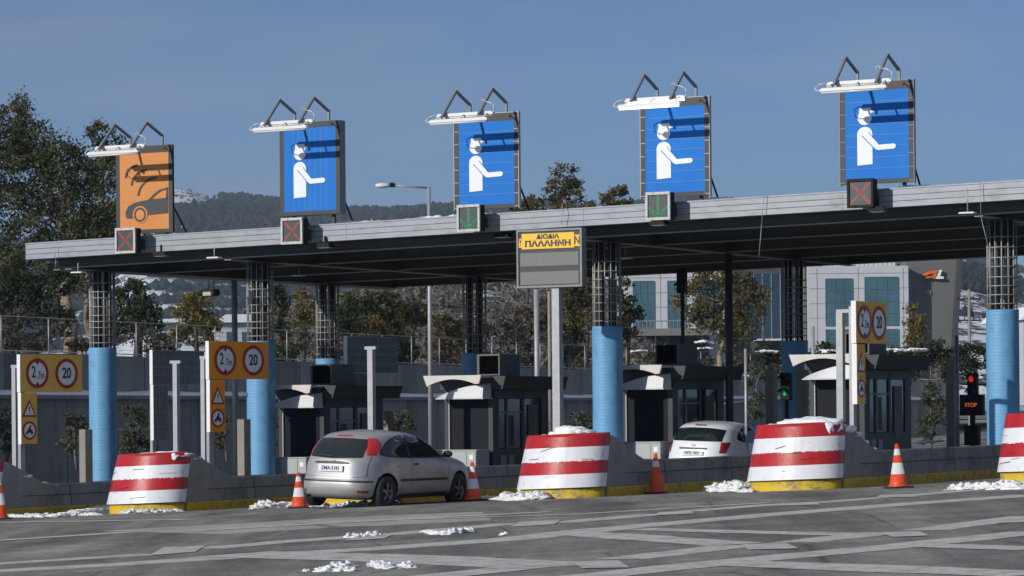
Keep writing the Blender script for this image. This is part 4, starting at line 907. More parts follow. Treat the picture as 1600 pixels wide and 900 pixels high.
sp('door_seam', [1.50, 1.512], lambda x: .28, lambda x: .945, 'car_seam', eps=.002, nz=10); sp('door_seam', [2.86, 2.872], lambda x: .28, lambda x: .94, 'car_seam', eps=.002, nz=10); sp('door_seam', xs_(1.5, 2.87), lambda x: .275, lambda x: .285, 'car_seam', eps=.002, nz=1)
sp('side_moulding', xs_(1.12, 2.80), lambda x: .50, lambda x: .55, 'car_trim', eps=.014, nz=2)
sp('door_handle', xs_(1.56, 1.74, 5), lambda x: .80, lambda x: .835, 'car_trim', eps=.022, nz=2)
sp('side_repeater', xs_(3.02, 3.07, 3), lambda x: .70, lambda x: .73, 'led_orange', eps=.006, nz=2)
sp('sill', xs_(1.12, 2.9), lambda x: .20, lambda x: .27, 'car_seam', eps=.003, nz=2)
ys_ = lambda a, b, n=16: list(np.linspace(a, b, n))
rt = curve([(-.62,1.20),(-.5,1.275),(0,1.30),(.5,1.275),(.62,1.20)]); rb = curve([(-.74,.955),(0,.925),(.74,.955)])
ep('rear_window', ys_(-.555, .555, 26), rb, lambda y: min(rt(y), 1.29), 'car_glass', eps=.014, nz=10)
ep('bumper_strip', ys_(-.80, .80, 24), lambda y: .495, lambda y: .525, 'car_trim', eps=.012, nz=2)
ep('boot_grip', ys_(-.36, .36), lambda y: .83, lambda y: .875-.02*abs(y/.36)**3, 'car_trim', eps=.022, nz=2)
ep('bumper_seam', ys_(-.84, .84, 24), lambda y: .585, lambda y: .592, 'car_seam', eps=.003, nz=1); ep('boot_edge', [-.665, -.657], lambda y: .59, lambda y: .96, 'car_seam', eps=.004); ep('boot_edge', [.657, .665], lambda y: .59, lambda y: .96, 'car_seam', eps=.004); sp('fuel_flap', [.98, 1.12], lambda x: .78, lambda x: .79, 'car_seam', eps=.003, nz=1, sides=(-1,))
ep('emblem', ys_(-.055, .055, 5), lambda y: .872-.0, lambda y: .90, 'galv', eps=.026, nz=2)
ep('boot_seam', ys_(-.66, .66), lambda y: .535, lambda y: .541, 'car_seam', eps=.003, nz=1)
ep('roof_brake_light', ys_(-.16, .16, 6), lambda y: 1.318, lambda y: 1.348, 'tail_red', eps=.012, nz=2)
pl = MB(); pl.box(-.01, .0, -.26, .26, 0, .115); po = pl.build('number_plate', 'sign_white', t); po.location = (.030, .0, .685); po.rotation_euler = (0, R_(0), 0)
text('lettering', 'ZMA·2181', .095, 'sign_black', po, (-.013, 0, .057), rot=(R_(90), 0, R_(-90)), bold=.002, sx=.98)
for s in (-1, 1):
    lamp_corner(t, par_, s, .985, 1.30, lambda f: (37-2*f, 47+15*math.sin(math.pi*min(1, f*.75+.12))), 'tail_red')
    ep('fog_light', ys_(s*.55, s*.70, 4), lambda y: .30, lambda y: .345, 'tail_dark', eps=.006, nz=2)
    mi_ = MB(); blob(mi_, (2.72, s*.90, .99), .10, 4, (.75, 1.0, .68), 2, .05); mi_.bar((2.74, s*.79, .95), (2.72, s*.86, .97), .05, .03); mi_.build('door_mirror', 'car_trim', t)
ep('front_lamp_left', ys_(-.74, -.45), lambda y: .60, lambda y: .72, 'lamp_white', fn=fr_, sg=1); ep('front_lamp_right', ys_(.45, .74), lambda y: .60, lambda y: .72, 'lamp_white', fn=fr_, sg=1)
ep('windscreen', ys_(-.62, .62), lambda y: 1.0, lambda y: 1.30, 'car_glass', fn=fr_, sg=1)
e = MB(); e.tube((.0, .52, .21), (.16, .52, .22), .028); e.build('exhaust', 'car_trim', t)
e = MB(); e.box(.25, 3.9, -.6, .6, .17, .27); e.build('underbody', 'underbody', t)
e = MB(); e.bar((re_(0, .96)-.03, .0, .96), (re_(.32, 1.0)-.03, .34, .99), .02, .02); e.build('rear_wiper', 'car_trim', t)
# white hatchback in the lane
whitec = dict(paint='white_car_paint', wr=.29, axles=(.62, 3.08), track=.72, layers=[
 (.19, .14, 3.6, .72, 5), (.25, .05, 3.70, .80, 5), (.40, .0, 3.76, .835, 4.6), (.55, .01, 3.78, .845, 4.4), (.70, .04, 3.74, .85, 4.2), (.82, .05, 3.62, .845, 4.), (.92, .08, 3.35, .83, 3.8), (1.0, .11, 3.02, .805, 3.7),
 (1.10, .16, 2.82, .775, 3.6), (1.20, .22, 2.62, .745, 3.5), (1.30, .29, 2.42, .705, 3.4), (1.38, .38, 2.20, .66, 3.2), (1.45, .52, 1.95, .59, 3.), (1.49, .75, 1.7, .47, 2.8), (1.505, 1.0, 1.45, .25, 2.5)])
t, sp, ep, sd_, re_, fr_ = car(whitec, W(-3.0, 11.65), R_(90)-TH, 'white compact hatchback in the toll lane, only its upper half above the wall')
t.rotation_euler = (Matrix.Rotation(R_(90)-TH, 4, 'Z') @ Matrix.Rotation(.0359, 4, 'X')).to_euler(); t.scale = (1, 1, .965)
par_ = t_par[0]
dt_ = curve([(.75,1.12),(.95,1.30),(1.2,1.37),(1.7,1.40),(2.1,1.33),(2.45,1.18),(2.75,1.02)]); db_ = curve([(.75,1.10),(1.0,1.03),(2.8,.97)])
sp('rear_side_window', xs_(.78, 1.18), db_, dt_, 'car_glass'); sp('door_window', xs_(1.25, 2.7, 20), db_, dt_, 'car_glass'); sp('door_seam', [1.215, 1.226], lambda x: .3, lambda x: 1.0, 'car_seam', eps=.002, nz=8)
ep('rear_window', ys_(-.60, .60, 26), lambda y: 1.05, lambda y: 1.36-.05*abs(y/.6)**3, 'car_glass', eps=.014, nz=10); ep('boot_grip', ys_(-.34, .34), lambda y: .865, lambda y: .90, 'car_trim', eps=.02, nz=2)
ep('emblem', ys_(-.05, .05, 5), lambda y: .93, lambda y: .975, 'galv', eps=.012, nz=2); ep('roof_brake_light', ys_(-.14, .14, 6), lambda y: 1.405, lambda y: 1.43, 'tail_dark', eps=.012, nz=2)
ep('boot_seam', ys_(-.6, .6), lambda y: .60, lambda y: .606, 'car_seam', eps=.003, nz=1)
pl = MB(); pl.box(-.01, .0, -.26, .26, 0, .115); po = pl.build('number_plate', 'sign_white', t); po.location = (.025, .0, .715); text('lettering', 'XPZ·1057', .095, 'sign_black', po, (-.013, 0, .057), rot=(R_(90), 0, R_(-90)), bold=.002, sx=.98)
for s in (-1, 1):
    lamp_corner(t, par_, s, .78, 1.03, lambda f: (29+6*f, 42+14*f), 'tail_dark')
    mi_ = MB(); blob(mi_, (2.55, s*.90, 1.02), .10, 4, (.75, 1.0, .68), 2, .05); mi_.build('door_mirror', 'white_car_paint', t)
ep('windscreen', ys_(-.62, .62), lambda y: 1.04, lambda y: 1.38, 'car_glass', fn=fr_, sg=1)
# ------------------------------------------------------------------ snow
def snow_pile(pts, Yoff, label, seed, sc_=1.):
    """pts: list of (px, py, radius m)"""
    rg = random.Random(seed); P = []
    for px, py, r in pts:
        p_ = gnd(px, py); u, v = UV(p_.x, p_.y); k_ = round(u/PITCH); du = u-k_*PITCH
        if abs(du) < 1.02 and v > -.62 and v < 12 and k_ != -1:
            if v < .25 or du < 0: p_ = W(u, -.62*math.sqrt(max(0, 1-(du/.98)**2))-.02-.75*r)
            else: p_ = W(k_*PITCH+.95+.8*r, v+(u-k_*PITCH-.95)*-.6)
        P.append(p_)
    c = sum(P, Vector())/len(P); mb = MB()
    for i, (p_, (px, py, r)) in enumerate(zip(P, pts)):
        nx_ = P[min(i+1, len(P)-1)]; seg_ = (nx_-p_).length; n_ = max(1, int(seg_/(r*1.1)))
        for k_ in range(n_):          # a flat lumpy bed that joins the clods
            q_ = p_.lerp(nx_, k_/n_); blob(mb, (q_.x-c.x, q_.y-c.y, G(q_.x, q_.y)+r*.12-c.z), r*1.0, rg.randint(0, 999), (1.35, 1.2, .36), 3, .9)
        for q in range(12):
            rr = r*rg.uniform(.09, .42); q_ = p_+Vector((rg.uniform(-1.0, 1.0)*r, rg.uniform(-.7, .7)*r, 0))
            blob(mb, (q_.x-c.x, q_.y-c.y, G(q_.x, q_.y)+r*.25+rr*rg.uniform(0, .9)-c.z), rr, rg.randint(0, 999), (1.1, 1.0, rg.uniform(.6, 1.1)), 2, 1.0)
    o = mb.build('snow_pile', 'road_snow'); o.location = c; tag(o, label, 'snow', 'snow piles on the asphalt'); return o
def row(x0, y0, x1, y1, n, r): return [(x0+(x1-x0)*i/max(1, n-1), y0+(y1-y0)*i/max(1, n-1), r*random.uniform(.7, 1.25)) for i in range(n)]
snow_pile(row(12, 808, 88, 808, 7, .09)+[(103, 802, .17)]+row(112, 806, 155, 805, 4, .07), 0, 'low snow pile along the kerb at the far left', 1)
snow_pile([(230, 798, .15), (238, 797, .10)]+row(200, 803, 285, 799, 8, .10), 0, 'lumpy snow at the foot of the left striped nose', 2)
snow_pile(row(402, 795, 455, 792, 7, .14), 0, 'snow pile left of the cone behind the silver car', 3)
snow_pile(row(500, 793.5, 600, 789, 9, .11)+row(620, 783, 690, 779, 6, .08), 0, 'snow strip seen under the silver car', 4)
snow_pile(row(755, 782, 808, 778, 6, .10), 0, 'snow pile right of the cone beside the silver car', 5)
snow_pile(row(850, 780, 925, 775, 8, .16)+[(893, 776, .24), (905, 776, .20), (875, 777, .20)], 0, 'tall broken snow pile at the foot of the central striped nose', 6)
snow_pile(row(925, 772, 1000, 768, 7, .07), 0, 'thin snow strip between the central nose and the orange cone', 7)
snow_pile(row(1036, 768, 1085, 766, 4, .06), 0, 'thin scraps of snow right of the mostly orange cone', 8)
snow_pile(row(1125, 769, 1200, 765, 9, .19)+[(1137, 768, .24), (1150, 768, .2)], 0, 'large snow pile left of the right hand striped nose', 9)
snow_pile(row(1225, 764, 1345, 756, 14, .17), 0, 'long snow pile along the foot of the right hand striped nose', 10)
snow_pile(row(1350, 756, 1475, 748, 12, .08), 0, 'snow strip behind the cone near the right hand nose', 11)
snow_pile(row(1500, 765, 1590, 764, 10, .15), 0, 'snow pile under the striped nose at the right edge', 12)
snow_pile(row(552, 840, 586, 838, 3, .07), 0, 'flat snow scrap on the road below the silver car', 13)
snow_pile([(670, 833, .07), (690, 835, .05)]+row(703, 835, 730, 832, 4, .07), 0, 'elongated snow scrap on the road in front of the right cone', 14)
snow_pile([(788, 836, .045)], 0, 'single small snow lump on the road in the middle', 15)
snow_pile(row(502, 893, 548, 892, 4, .07)+[(535, 887, .09)], 0, 'snow clod nearest the bottom edge', 16)
snow_pile([(480, 893, .03)], 0, 'tiny snow scrap left of the bottom snow clod', 17)
snow_pile([(590, 883, .07), (600, 886, .06), (605, 889, .035)], 0, 'rounded grey snow lump near the bottom edge', 18)
snow_pile([(620, 888, .03), (635, 885, .06), (642, 887, .05)], 0, 'right one of the paired snow lumps near the bottom edge', 19)
# snow lying on the islands
def cap(k, pts, label, seed, nm='snow_slab'):
    mb = MB(); 
    for i, (x, y, z, r, fx, fy, fz) in enumerate(pts): blob(mb, (x, y, z-.02), r, seed*11+i, (fx, fy, fz), 3, .5)
    o = mb.build(nm, 'snow'); o.location = ISL[k].location; o.rotation_euler = (0, 0, RZ); tag(o, label, 'snow', 'snow lying on the toll islands'); return o
cap(-2, [(.05, .15, 1.17, .24, 1.6, 1.0, .22), (.35, .25, 1.18, .24, 1.5, 1.0, .25), (.62, .30, 1.17, .20, 1.1, 1.0, .28), (.66, .6, 1.10, .17, .9, 1.6, .28), (.68, .95, .99, .12, .9, 2.0, .3), (.60, .02, 1.13, .12, 1.1, .6, .75), (-.2, .0, 1.16, .12, 2.0, 1, .2)], 'thin snow sheet on top of the left striped nose', 2)
cap(0, [(.05, .20, 1.22, .22, 1.5, 1.2, .55), (.28, .25, 1.22, .19, 1.3, 1.2, .6), (-.15, .2, 1.19, .15, 1.4, 1.2, .5), (.5, .3, 1.17, .16, 1.6, 1.1, .3), (.15, .1, 1.27, .13, 1.3, 1, .6), (-.35, -.0, 1.17, .08, 1.6, 1, .4)], 'loose snow heap on top of the central striped nose', 5)
cap(1, [(-.1, .2, 1.19, .22, 1.6, 1.1, .42), (.15, .25, 1.21, .24, 1.5, 1.1, .5), (.42, .28, 1.20, .24, 1.4, 1.1, .5), (.62, .25, 1.15, .22, 1.0, 1.0, .7), (.56, .0, 1.10, .15, 1.2, .5, 1.1), (.70, .6, 1.09, .19, .9, 1.6, .45), (.70, .95, .99, .15, .8, 1.8, .45), (.71, 1.35, .84, .12, .7, 2.2, .45), (.72, 1.75, .72, .08, .7, 3.0, .45), (-.4, .0, 1.17, .12, 1.8, 1, .3)], 'thick snow slab sliding off the right hand striped nose', 8)
cap(-3, [(.72, 1.2, .88, .10, 1, 2, .4), (.74, 1.7, .72, .07, .8, 3.5, .45), (.75, 2.4, .65, .05, .8, 6, .5)], 'thin snow on the concrete slope at the left edge', 12)
# ------------------------------------------------------------------ retaining wall behind the plaza
def wallpt(px): Y = 1/(1/95+(1/165-1/95)*px/1150); return (px-800)/F*Y, Y
def retaining_wall():
    A = Vector((*wallpt(-160), 0)); B = Vector((*wallpt(1480), 0)); d = (B-A); Ln = d.length; ang = math.atan2(d.y, d.x); g0 = -3.2
    t = thing('retaining_wall', 'long dark concrete retaining wall with a snow covered ledge behind the booths', 'wall', (A.x, A.y, g0), ang)
    H = EYE+2.04-g0
    m = MB(); m.box(0, Ln, 0, .6, 0, H); n = int(Ln/3)
    m.build('upper_wall', 'dark_concrete', t)
    m = MB(); m.box(0, Ln, -.45, -.003, 0, EYE+.62-g0); m.build('lower_wall', 'dark_concrete', t)
    m = MB()
    for i in range(n): m.box(i*3., i*3.+.03, -.46, -.4501, 0, EYE+.6-g0); m.box(i*3., i*3.+.03, -.012, -.0035, EYE+.75-g0, H-.02)
    m.build('panel_joint', 'bld_dark', t)
    zl = EYE+.62-g0
    m = MB(); m.box(0, Ln, -.62, -.01, zl, zl+.12); m.build('ledge', 'concrete', t)
    m = MB(); rg = random.Random(3); N = 260; vs = []
    for i in range(N+1):
        x = Ln*i/N; h = .10+.09*mnoise.noise(Vector((x*.35, 0, 0)))+.03*mnoise.noise(Vector((x*1.7, 3, 0)))
        vs += [(x, -.60, zl+.122), (x, -.57, zl+.13+h*.5), (x, -.3, zl+.14+h), (x, -.02, zl+.16+h*1.15)]
    m.add(vs, [(4*i+a, 4*i+4+a, 4*i+5+a, 4*i+1+a) for i in range(N) for a in range(3)], 0, True); tag(m.build('ledge_snow', 'snow', t), 'snow lying along the ledge')
    # fence along the top
    f = thing('wall_fence', 'thin metal fence running along the top of the retaining wall', 'fence', (A.x, A.y, g0+H), ang)
    x = .5; m = MB(); i = 0
    while x < Ln: m = MB(); m.tube((x, .3, 0), (x, .3, 1.15), .024, n=8); m.build('fence_post', 'galv', f); x += 2.9
    m = MB(); m.tube((0, .3, 1.15), (Ln, .3, 1.15), .013, n=6); m.tube((0, .3, .08), (Ln, .3, .08), .02, n=6); m.build('rail', 'galv', f)
    m = MB()
    for z in np.arange(.2, 1.1, .15): m.tube((0, .3, z), (Ln, .3, z), .004, n=4, cap=False)
    m.build('wires', 'dark_steel', f)
    return A, B, g0+H
WA, WB, WTOP = retaining_wall()
# ------------------------------------------------------------------ terrain behind the wall
def terrain_mat(name, c1, c2, snow_lo, snow_hi, sc1, scs, rot=0.):
    m = bpy.data.materials.new(name); m.use_nodes = True; n = m.node_tree; b = n.nodes['Principled BSDF']; b.inputs['Roughness'].default_value = .9; b.inputs['Specular IOR Level'].default_value = .1
    t = n.nodes.new('ShaderNodeTexCoord'); mp = n.nodes.new('ShaderNodeMapping'); mp.inputs['Scale'].default_value = (1, .35, 1.2); n.links.new(t.outputs['Object'], mp.inputs['Vector'])
    def noise(s, d, r): x = n.nodes.new('ShaderNodeTexNoise'); x.inputs['Scale'].default_value = s; x.inputs['Detail'].default_value = d; x.inputs['Roughness'].default_value = r; n.links.new(mp.outputs[0], x.inputs['Vector']); return x.outputs['Fac']
    r1 = n.nodes.new('ShaderNodeValToRGB'); r1.color_ramp.elements[0].position = .35; r1.color_ramp.elements[1].position = .65; r1.color_ramp.elements[0].color = (*c1, 1); r1.color_ramp.elements[1].color = (*c2, 1); n.links.new(noise(sc1, 6, .7), r1.inputs['Fac'])
    r2 = n.nodes.new('ShaderNodeValToRGB'); r2.color_ramp.elements[0].position = snow_lo; r2.color_ramp.elements[1].position = snow_hi; n.links.new(noise(scs, 10, .72), r2.inputs['Fac'])
    mx = n.nodes.new('ShaderNodeMixRGB'); mx.inputs['Color2'].default_value = (.80,.83,.88, 1); n.links.new(r2.outputs['Color'], mx.inputs['Fac']); n.links.new(r1.outputs['Color'], mx.inputs['Color1']); n.links.new(mx.outputs['Color'], b.inputs['Base Color']); MATS[name] = m
terrain_mat('bank_soil', (.04,.035,.025), (.085,.075,.05), .66, .72, .3, .35)
terrain_mat('slope_brush', (.05,.042,.034), (.13,.11,.09), .50, .58, .15, .22)
terrain_mat('hill_left', (.035,.04,.035), (.08,.08,.07), .40, .48, .01, .035)
terrain_mat('hill_right', (.035,.04,.035), (.075,.075,.065), .47, .52, .02, .14)
def terrain(name, ridge, D, Dn, zn, m, rows=26, cols=150, rough=1., back=.25, noise_s=.02):
    X_ = [r[0] for r in ridge]; Yp = [r[1] for r in ridge]; vs = []; P = []
    for j in range(rows+6):
        f = j/(rows-1)
        for i in range(cols):
            px = X_[0]+(X_[-1]-X_[0])*i/(cols-1); py = float(np.interp(px, X_, Yp)); top = at(px, py, D)
            if f <= 1:
                Y = Dn+(D-Dn)*f; s = f**.85*(1.15-.15*f); z = zn+(top.z-zn)*s
            else:
                Y = D*(1+back*(f-1)*4); z = top.z-(top.z-zn)*(f-1)*3.
            x = (px-800)/F*Y
            z += rough*mnoise.fractal(Vector((x*noise_s, Y*noise_s*.5, 3.3)), 1.0, 2.0, 5)*(min(f, 1)*(1-.0*f))
            vs.append((x, Y, z)); P.append((x, Y, z, f))
    mb = MB(); R2 = rows+6; mb.add(vs, [(j*cols+i, j*cols+i+1, (j+1)*cols+i+1, (j+1)*cols+i) for j in range(R2-1) for i in range(cols-1)], 0, True); o = mb.build(name, m, fixn=False); tag(o, kind='structure'); return P
# bank right behind the wall
def bank():
    d = (WB-WA).normalized(); nrm = Vector((-d.y, d.x, 0)); vs = []; N = 60; offs = [.5, 4, 12, 30, 60, 110]; zz = [0, .1, .5, 1.2, 1.6, 1.0]
    for i in range(N+1):
        p = WA+(WB-WA)*(i/N*1.6-.2)
        for o_, z in zip(offs, zz):
            q = p+nrm*o_; vs.append((q.x, q.y, WTOP-.15+z+(.5*mnoise.noise(Vector((q.x*.1, q.y*.1, 0))) if o_ > 1 else 0)))
    K = len(offs); mb = MB(); mb.add(vs, [(i*K+j, (i+1)*K+j, (i+1)*K+j+1, i*K+j+1) for i in range(N) for j in range(K-1)], 0, True); tag(mb.build('bank', 'bank_soil', fixn=False), kind='structure')
bank()
HS = terrain('hillside', [(380,520),(480,492),(560,470),(620,452),(680,440),(760,436),(830,440),(900,448),(960,470),(1020,520)], 420, 230, 2, 'slope_brush', rough=1.2, cols=90, noise_s=.12)
HL = terrain('hill', [(-300,440),(-100,405),(60,380),(180,348),(215,318),(245,302),(272,297),(300,299),(330,312),(345,308),(420,312),(480,322),(560,326),(640,321),(700,318),(760,312),(850,316),(950,322),(1050,314),(1105,306),(1130,312),(1200,330),(1300,350),(1420,390),(1600,430)], 3000, 1500, 8, 'hill_left', rough=12, noise_s=.004)
HR = terrain('hill', [(1300,372),(1400,392),(1480,410),(1540,424),(1600,440),(1720,455),(1900,500)], 1700, 800, 6, 'hill_right', rows=30, cols=90, rough=6, noise_s=.01)
def tufts(name, P, test, n, size, m, label, seed, ar=1.2):
    rg = np.random.default_rng(seed); Pn = np.array([p for p in P if test(p)]); idx = rg.integers(0, len(Pn), n); ico_v = np.array([(0,0,1),(.9,0,.35),(.28,.86,.35),(-.73,.53,.35),(-.73,-.53,.35),(.28,-.86,.35),(.7,.3,-.4),(-.2,.75,-.4),(-.8,0,-.4),(-.2,-.75,-.4)])
    ico_f = [(0,1,2),(0,2,3),(0,3,4),(0,4,5),(0,5,1),(1,6,2),(2,7,3),(3,8,4),(4,9,5),(5,6,1),(2,6,7),(3,7,8),(4,8,9),(5,9,6)]
    V = []; Fc = []; jit = (Pn[:, 0].max()-Pn[:, 0].min())/90
    for q, i in enumerate(idx):
        c = Pn[i, :3]+np.array([rg.normal()*jit*.7, rg.normal()*jit*.7, 0]); s = size*rg.uniform(.55, 1.3); v = ico_v*np.array([s*rg.uniform(.8, 1.2), s*rg.uniform(.8, 1.2), s*ar])*(1+rg.normal(0, .12, (10, 1)))+c+np.array([0, 0, s*.5]); V.append(v); Fc += [tuple(a+q*10 for a in f) for f in ico_f]
    mb = MB(); mb.v = [tuple(v) for v in np.concatenate(V)]; mb.f = Fc; mb.mi = [0]*len(Fc); mb.sm = [True]*len(Fc); o = mb.build(name, m, fixn=False); tag(o, label, 'scrub' if 'scrub' in name else 'forest', kind='stuff')
mat('forest', (.018,.028,.02), .9, var=.5, scale=.05, spec=.1)
pxof = lambda p: 800+F*p[0]/p[1]
def tl(p):
    x = pxof(p); f = p[3]
    if not (.08 < f <= 1.03): return False
    edge = 362-(1-f)*150+14*mnoise.noise(Vector((p[0]*.01, p[1]*.01, 0)))
    if x < 180: return True
    if x > 1000: return f > .9 and mnoise.noise(Vector((p[0]*.02, p[1]*.01, 5))) > .05
    if x > 560: return mnoise.noise(Vector((p[0]*.04, p[1]*.02, 2))) > .10
    return (x > edge or (f < .72 and x > 262)) and mnoise.noise(Vector((p[0]*.02, p[1]*.01, 9))) > (-.9 if f < .72 else -.5)
tufts('hill_forest', HL, tl, 27000, 2.8, 'forest', 'dark pine forest with snow gaps covering the left hill', 3)
tufts('hill_forest', HR, lambda p: .2 < p[3] <= 1.05 and mnoise.noise(Vector((p[0]*.03, p[1]*.012, 1)))+(p[3]-.62)*.9 > .0, 3500, 1.7, 'forest', 'scattered dark pines over the snowy hill at the right', 4)
tufts('hill_scrub', HL, lambda p: .3 < p[3] <= 1.02 and 210 < pxof(p) < 345, 330, 1.1, 'forest', 'sparse scrub on the snowy hilltop behind the orange sign', 5, .8)
SCRUB = True
# ------------------------------------------------------------------ trees
def leaves_mesh(name, pts, size, m, parent, tint, elong=1.6, seed=0, droop=0.):
    rg = np.random.default_rng(seed); n = len(pts)
    a = rg.normal(size=(n, 3)); a /= np.linalg.norm(a, axis=1)[:, None]
    if droop > 0: a = a*(1-droop)+np.array([0, 0, -1])*droop; a /= np.linalg.norm(a, axis=1)[:, None]
    b = np.cross(a, rg.normal(size=(n, 3))); b /= np.linalg.norm(b, axis=1)[:, None]
    s = size*np.exp(rg.normal(-.05, .32, (n, 1))); A = a*s*elong*.5; B = b*s*.5
    V = np.stack([pts-A, pts+B*.9, pts+A, pts-B*.9], 1).reshape(-1, 3); me = bpy.data.meshes.new(name)
    me.vertices.add(4*n); me.vertices.foreach_set('co', V.ravel()); me.loops.add(4*n); me.loops.foreach_set('vertex_index', np.arange(4*n, dtype=np.int32)); me.polygons.add(n); me.polygons.foreach_set('loop_start', np.arange(0, 4*n, 4, dtype=np.int32)); me.polygons.foreach_set('loop_total', np.full(n, 4, dtype=np.int32))
    me.update(calc_edges=True); at_ = me.attributes.new('tint', 'FLOAT', 'FACE'); at_.data.foreach_set('value', np.clip(tint, 0, 1).astype(np.float32)); me.materials.append(MATS[m])
    o = bpy.data.objects.new(name, me); C.objects.link(o); o.parent = parent; return o
def scrub_field(P, n, label, seed):
    rg = np.random.default_rng(seed); Pn = np.array([p for p in P if .03 < p[3] <= 1.03 and mnoise.noise(Vector((p[0]*.13, p[1]*.04, 4))) > -.12]); nb = n//22
    ci = rg.integers(0, len(Pn), nb); base = Pn[ci, :3]+rg.normal(size=(nb, 3))*np.array([.9, 2.2, .0]); h = rg.uniform(.5, 2.2, nb); k = rg.integers(0, nb, n)
    pts = base[k]+rg.normal(size=(n, 3))*np.stack([h[k]*.35, h[k]*.35, h[k]*.3], 1)+np.stack([0*h[k], 0*h[k], h[k]*.4], 1); tn = rg.normal(.5, .22, nb)[k]+rg.normal(0, .12, n)
    leafmat('leaf_scrub', (.06,.055,.045), (.14,.125,.11), (.25,.22,.20), .1)
    o = leaves_mesh('hillside_scrub', pts, .24, 'leaf_scrub', None, tn, elong=3.2, seed=seed); tag(o, label, 'scrub', kind='stuff')
scrub_field(HS, 90000, 'grey brown leafless scrub with snow gaps on the slope behind the booths', 8)
def tree(label, base, Y, blobs, leaf, seed, bark='bark_dark', trunk_r=.22, lpx=3.1, dens=1., name='tree', limbs=True, group=None, cat='tree', trunk_pts=None, droop=0., clump=None, depth=1.):
    rg = np.random.default_rng(seed); s = Y/F; b0 = at(base[0], base[1], Y)
    t = thing(name, label, cat, b0, 0, group); pts = []; tint = []; cen = []
    for cx, cy, rx, ry in blobs:
        c = np.array(at(cx, cy, Y))-np.array(b0); R3 = np.array([rx*s, (rx+ry)/2*s*depth, ry*s]); cen.append((c, R3))
        area = math.pi*rx*ry; nl = int(area/(lpx*lpx)*4.4*dens); nc = max(4, int(area/(clump or 160)))
        d = rg.normal(size=(nc, 3)); d /= np.linalg.norm(d, axis=1)[:, None]; rad = rg.uniform(.25, 1, (nc, 1))**.45; cc = c+d*rad*R3*.92
        ci = rg.integers(0, nc, nl); sig = .11*(R3.mean())+1.9*s*1.5; off = rg.normal(size=(nl, 3))*sig*np.array([1, 1, .8 if droop == 0 else 1.3])
        p_ = cc[ci]+off; pts.append(p_); ct = rg.normal(0, .16, nc); tint.append(.45+ct[ci]+rg.normal(0, .16, nl))
    pts = np.concatenate(pts); tint = np.concatenate(tint); leaves_mesh('crown', pts, lpx*s*1.08, leaf, t, tint, seed=seed, droop=droop)
    m = MB(); tp = trunk_pts or [base, (base[0]+rg.normal()*3, (base[1]+blobs[0][1])/2), (blobs[0][0], blobs[0][1])]
    TP = [Vector(np.array(at(x, y, Y))-np.array(b0)) for x, y in tp]
    TP[0].z -= .4
    for i, (a, b) in enumerate(zip(TP[:-1], TP[1:])): n_ = len(TP)-1; m.tube(a, b, trunk_r*(1-.6*i/n_), trunk_r*(1-.6*(i+1)/n_), 9)
    if limbs:
        for c, R3 in cen:
            c = Vector(c); k = min(range(len(TP)), key=lambda i: (TP[i]-c).length+max(0, (TP[i].z-c.z))*2); a = TP[max(0, min(k, len(TP)-1))]
            mid = a.lerp(c, .5)+Vector((rg.normal()*.15, 0, -.12*R3[2])); m.tube(a, mid, trunk_r*.34, trunk_r*.22, 6); m.tube(mid, c, trunk_r*.22, trunk_r*.1, 6)
            for q in range(5): e_ = c+Vector(rg.normal(size=3)*R3*.6); m.tube(mid.lerp(c, .6), e_, trunk_r*.09, trunk_r*.03, 5)
    m.build('trunk', bark, t, fixn=False); return t
tree('tall eucalyptus with pale trunk and ragged crown at the left edge', (108, 560), 125,
 [(22,178,34,36),(10,215,52,36),(62,235,50,44),(10,268,60,40),(98,250,44,38),(128,275,36,30),(70,300,55,38),(122,322,46,36),(10,322,40,36),(60,352,48,30),(125,365,50,26),(150,345,30,34),(20,388,44,34),(90,402,60,28),(0,430,50,34)], 'leaf_euc', 11, 'bark_pale', .30, 3.0, .78,
 trunk_pts=[(108,560),(112,505),(100,462),(108,400),(88,330),(60,250)], clump=130)
tree('slimmer eucalyptus behind the tall one, beside the orange sign', (150, 560), 132,
 [(150,205,16,20),(172,235,28,34),(158,275,32,34),(178,305,26,28),(196,330,18,26),(170,345,32,30),(165,378,34,22),(195,372,16,16),(128,440,26,24)], 'leaf_euc', 12, 'bark_pale', .16, 3.0, .66, trunk_pts=[(150,560),(135,500),(138,430),(160,330),(160,230)], clump=120)
tree('dark bushy tree low at the left edge under the canopy line', (20, 560), 118, [(0,440,45,34),(55,450,42,30),(20,485,55,30),(85,490,30,28),(95,440,28,22)], 'leaf_pine', 13, dens=.9)
tree('dark pine behind the leftmost rear post', (215, 545), 140, [(205,470,30,34),(225,490,26,28),(195,505,30,26),(240,505,14,16)], 'leaf_pine', 14, dens=1.)
tree('olive yellow autumn tree beneath the canopy between the left columns', (308, 548), 138, [(308,470,22,22),(295,490,26,20),(322,495,26,22),(300,518,34,18),(330,520,20,16),(280,522,14,12)], 'leaf_autumn', 15, dens=.8, trunk_r=.12)
tree('grey brushwood on the wall top left of the autumn tree', (230, 545), 126, [(205,520,26,18),(240,528,28,14),(265,530,18,12)], 'leaf_brush', 16, dens=.5, trunk_r=.05, bark='twig_grey', name='shrub', cat='shrub')
tree('brown brushwood behind the fence at the far left', (60, 545), 112, [(15,520,30,18),(60,525,34,16),(98,520,20,16),(30,500,40,16)], 'leaf_brush', 17, dens=.6, trunk_r=.05, bark='twig_grey', name='shrub', cat='shrub')
tree('dark tree directly right of the second blue column', (440, 560), 150, [(436,478,14,28),(440,510,16,30),(432,450,16,20)], 'leaf_pine', 18)
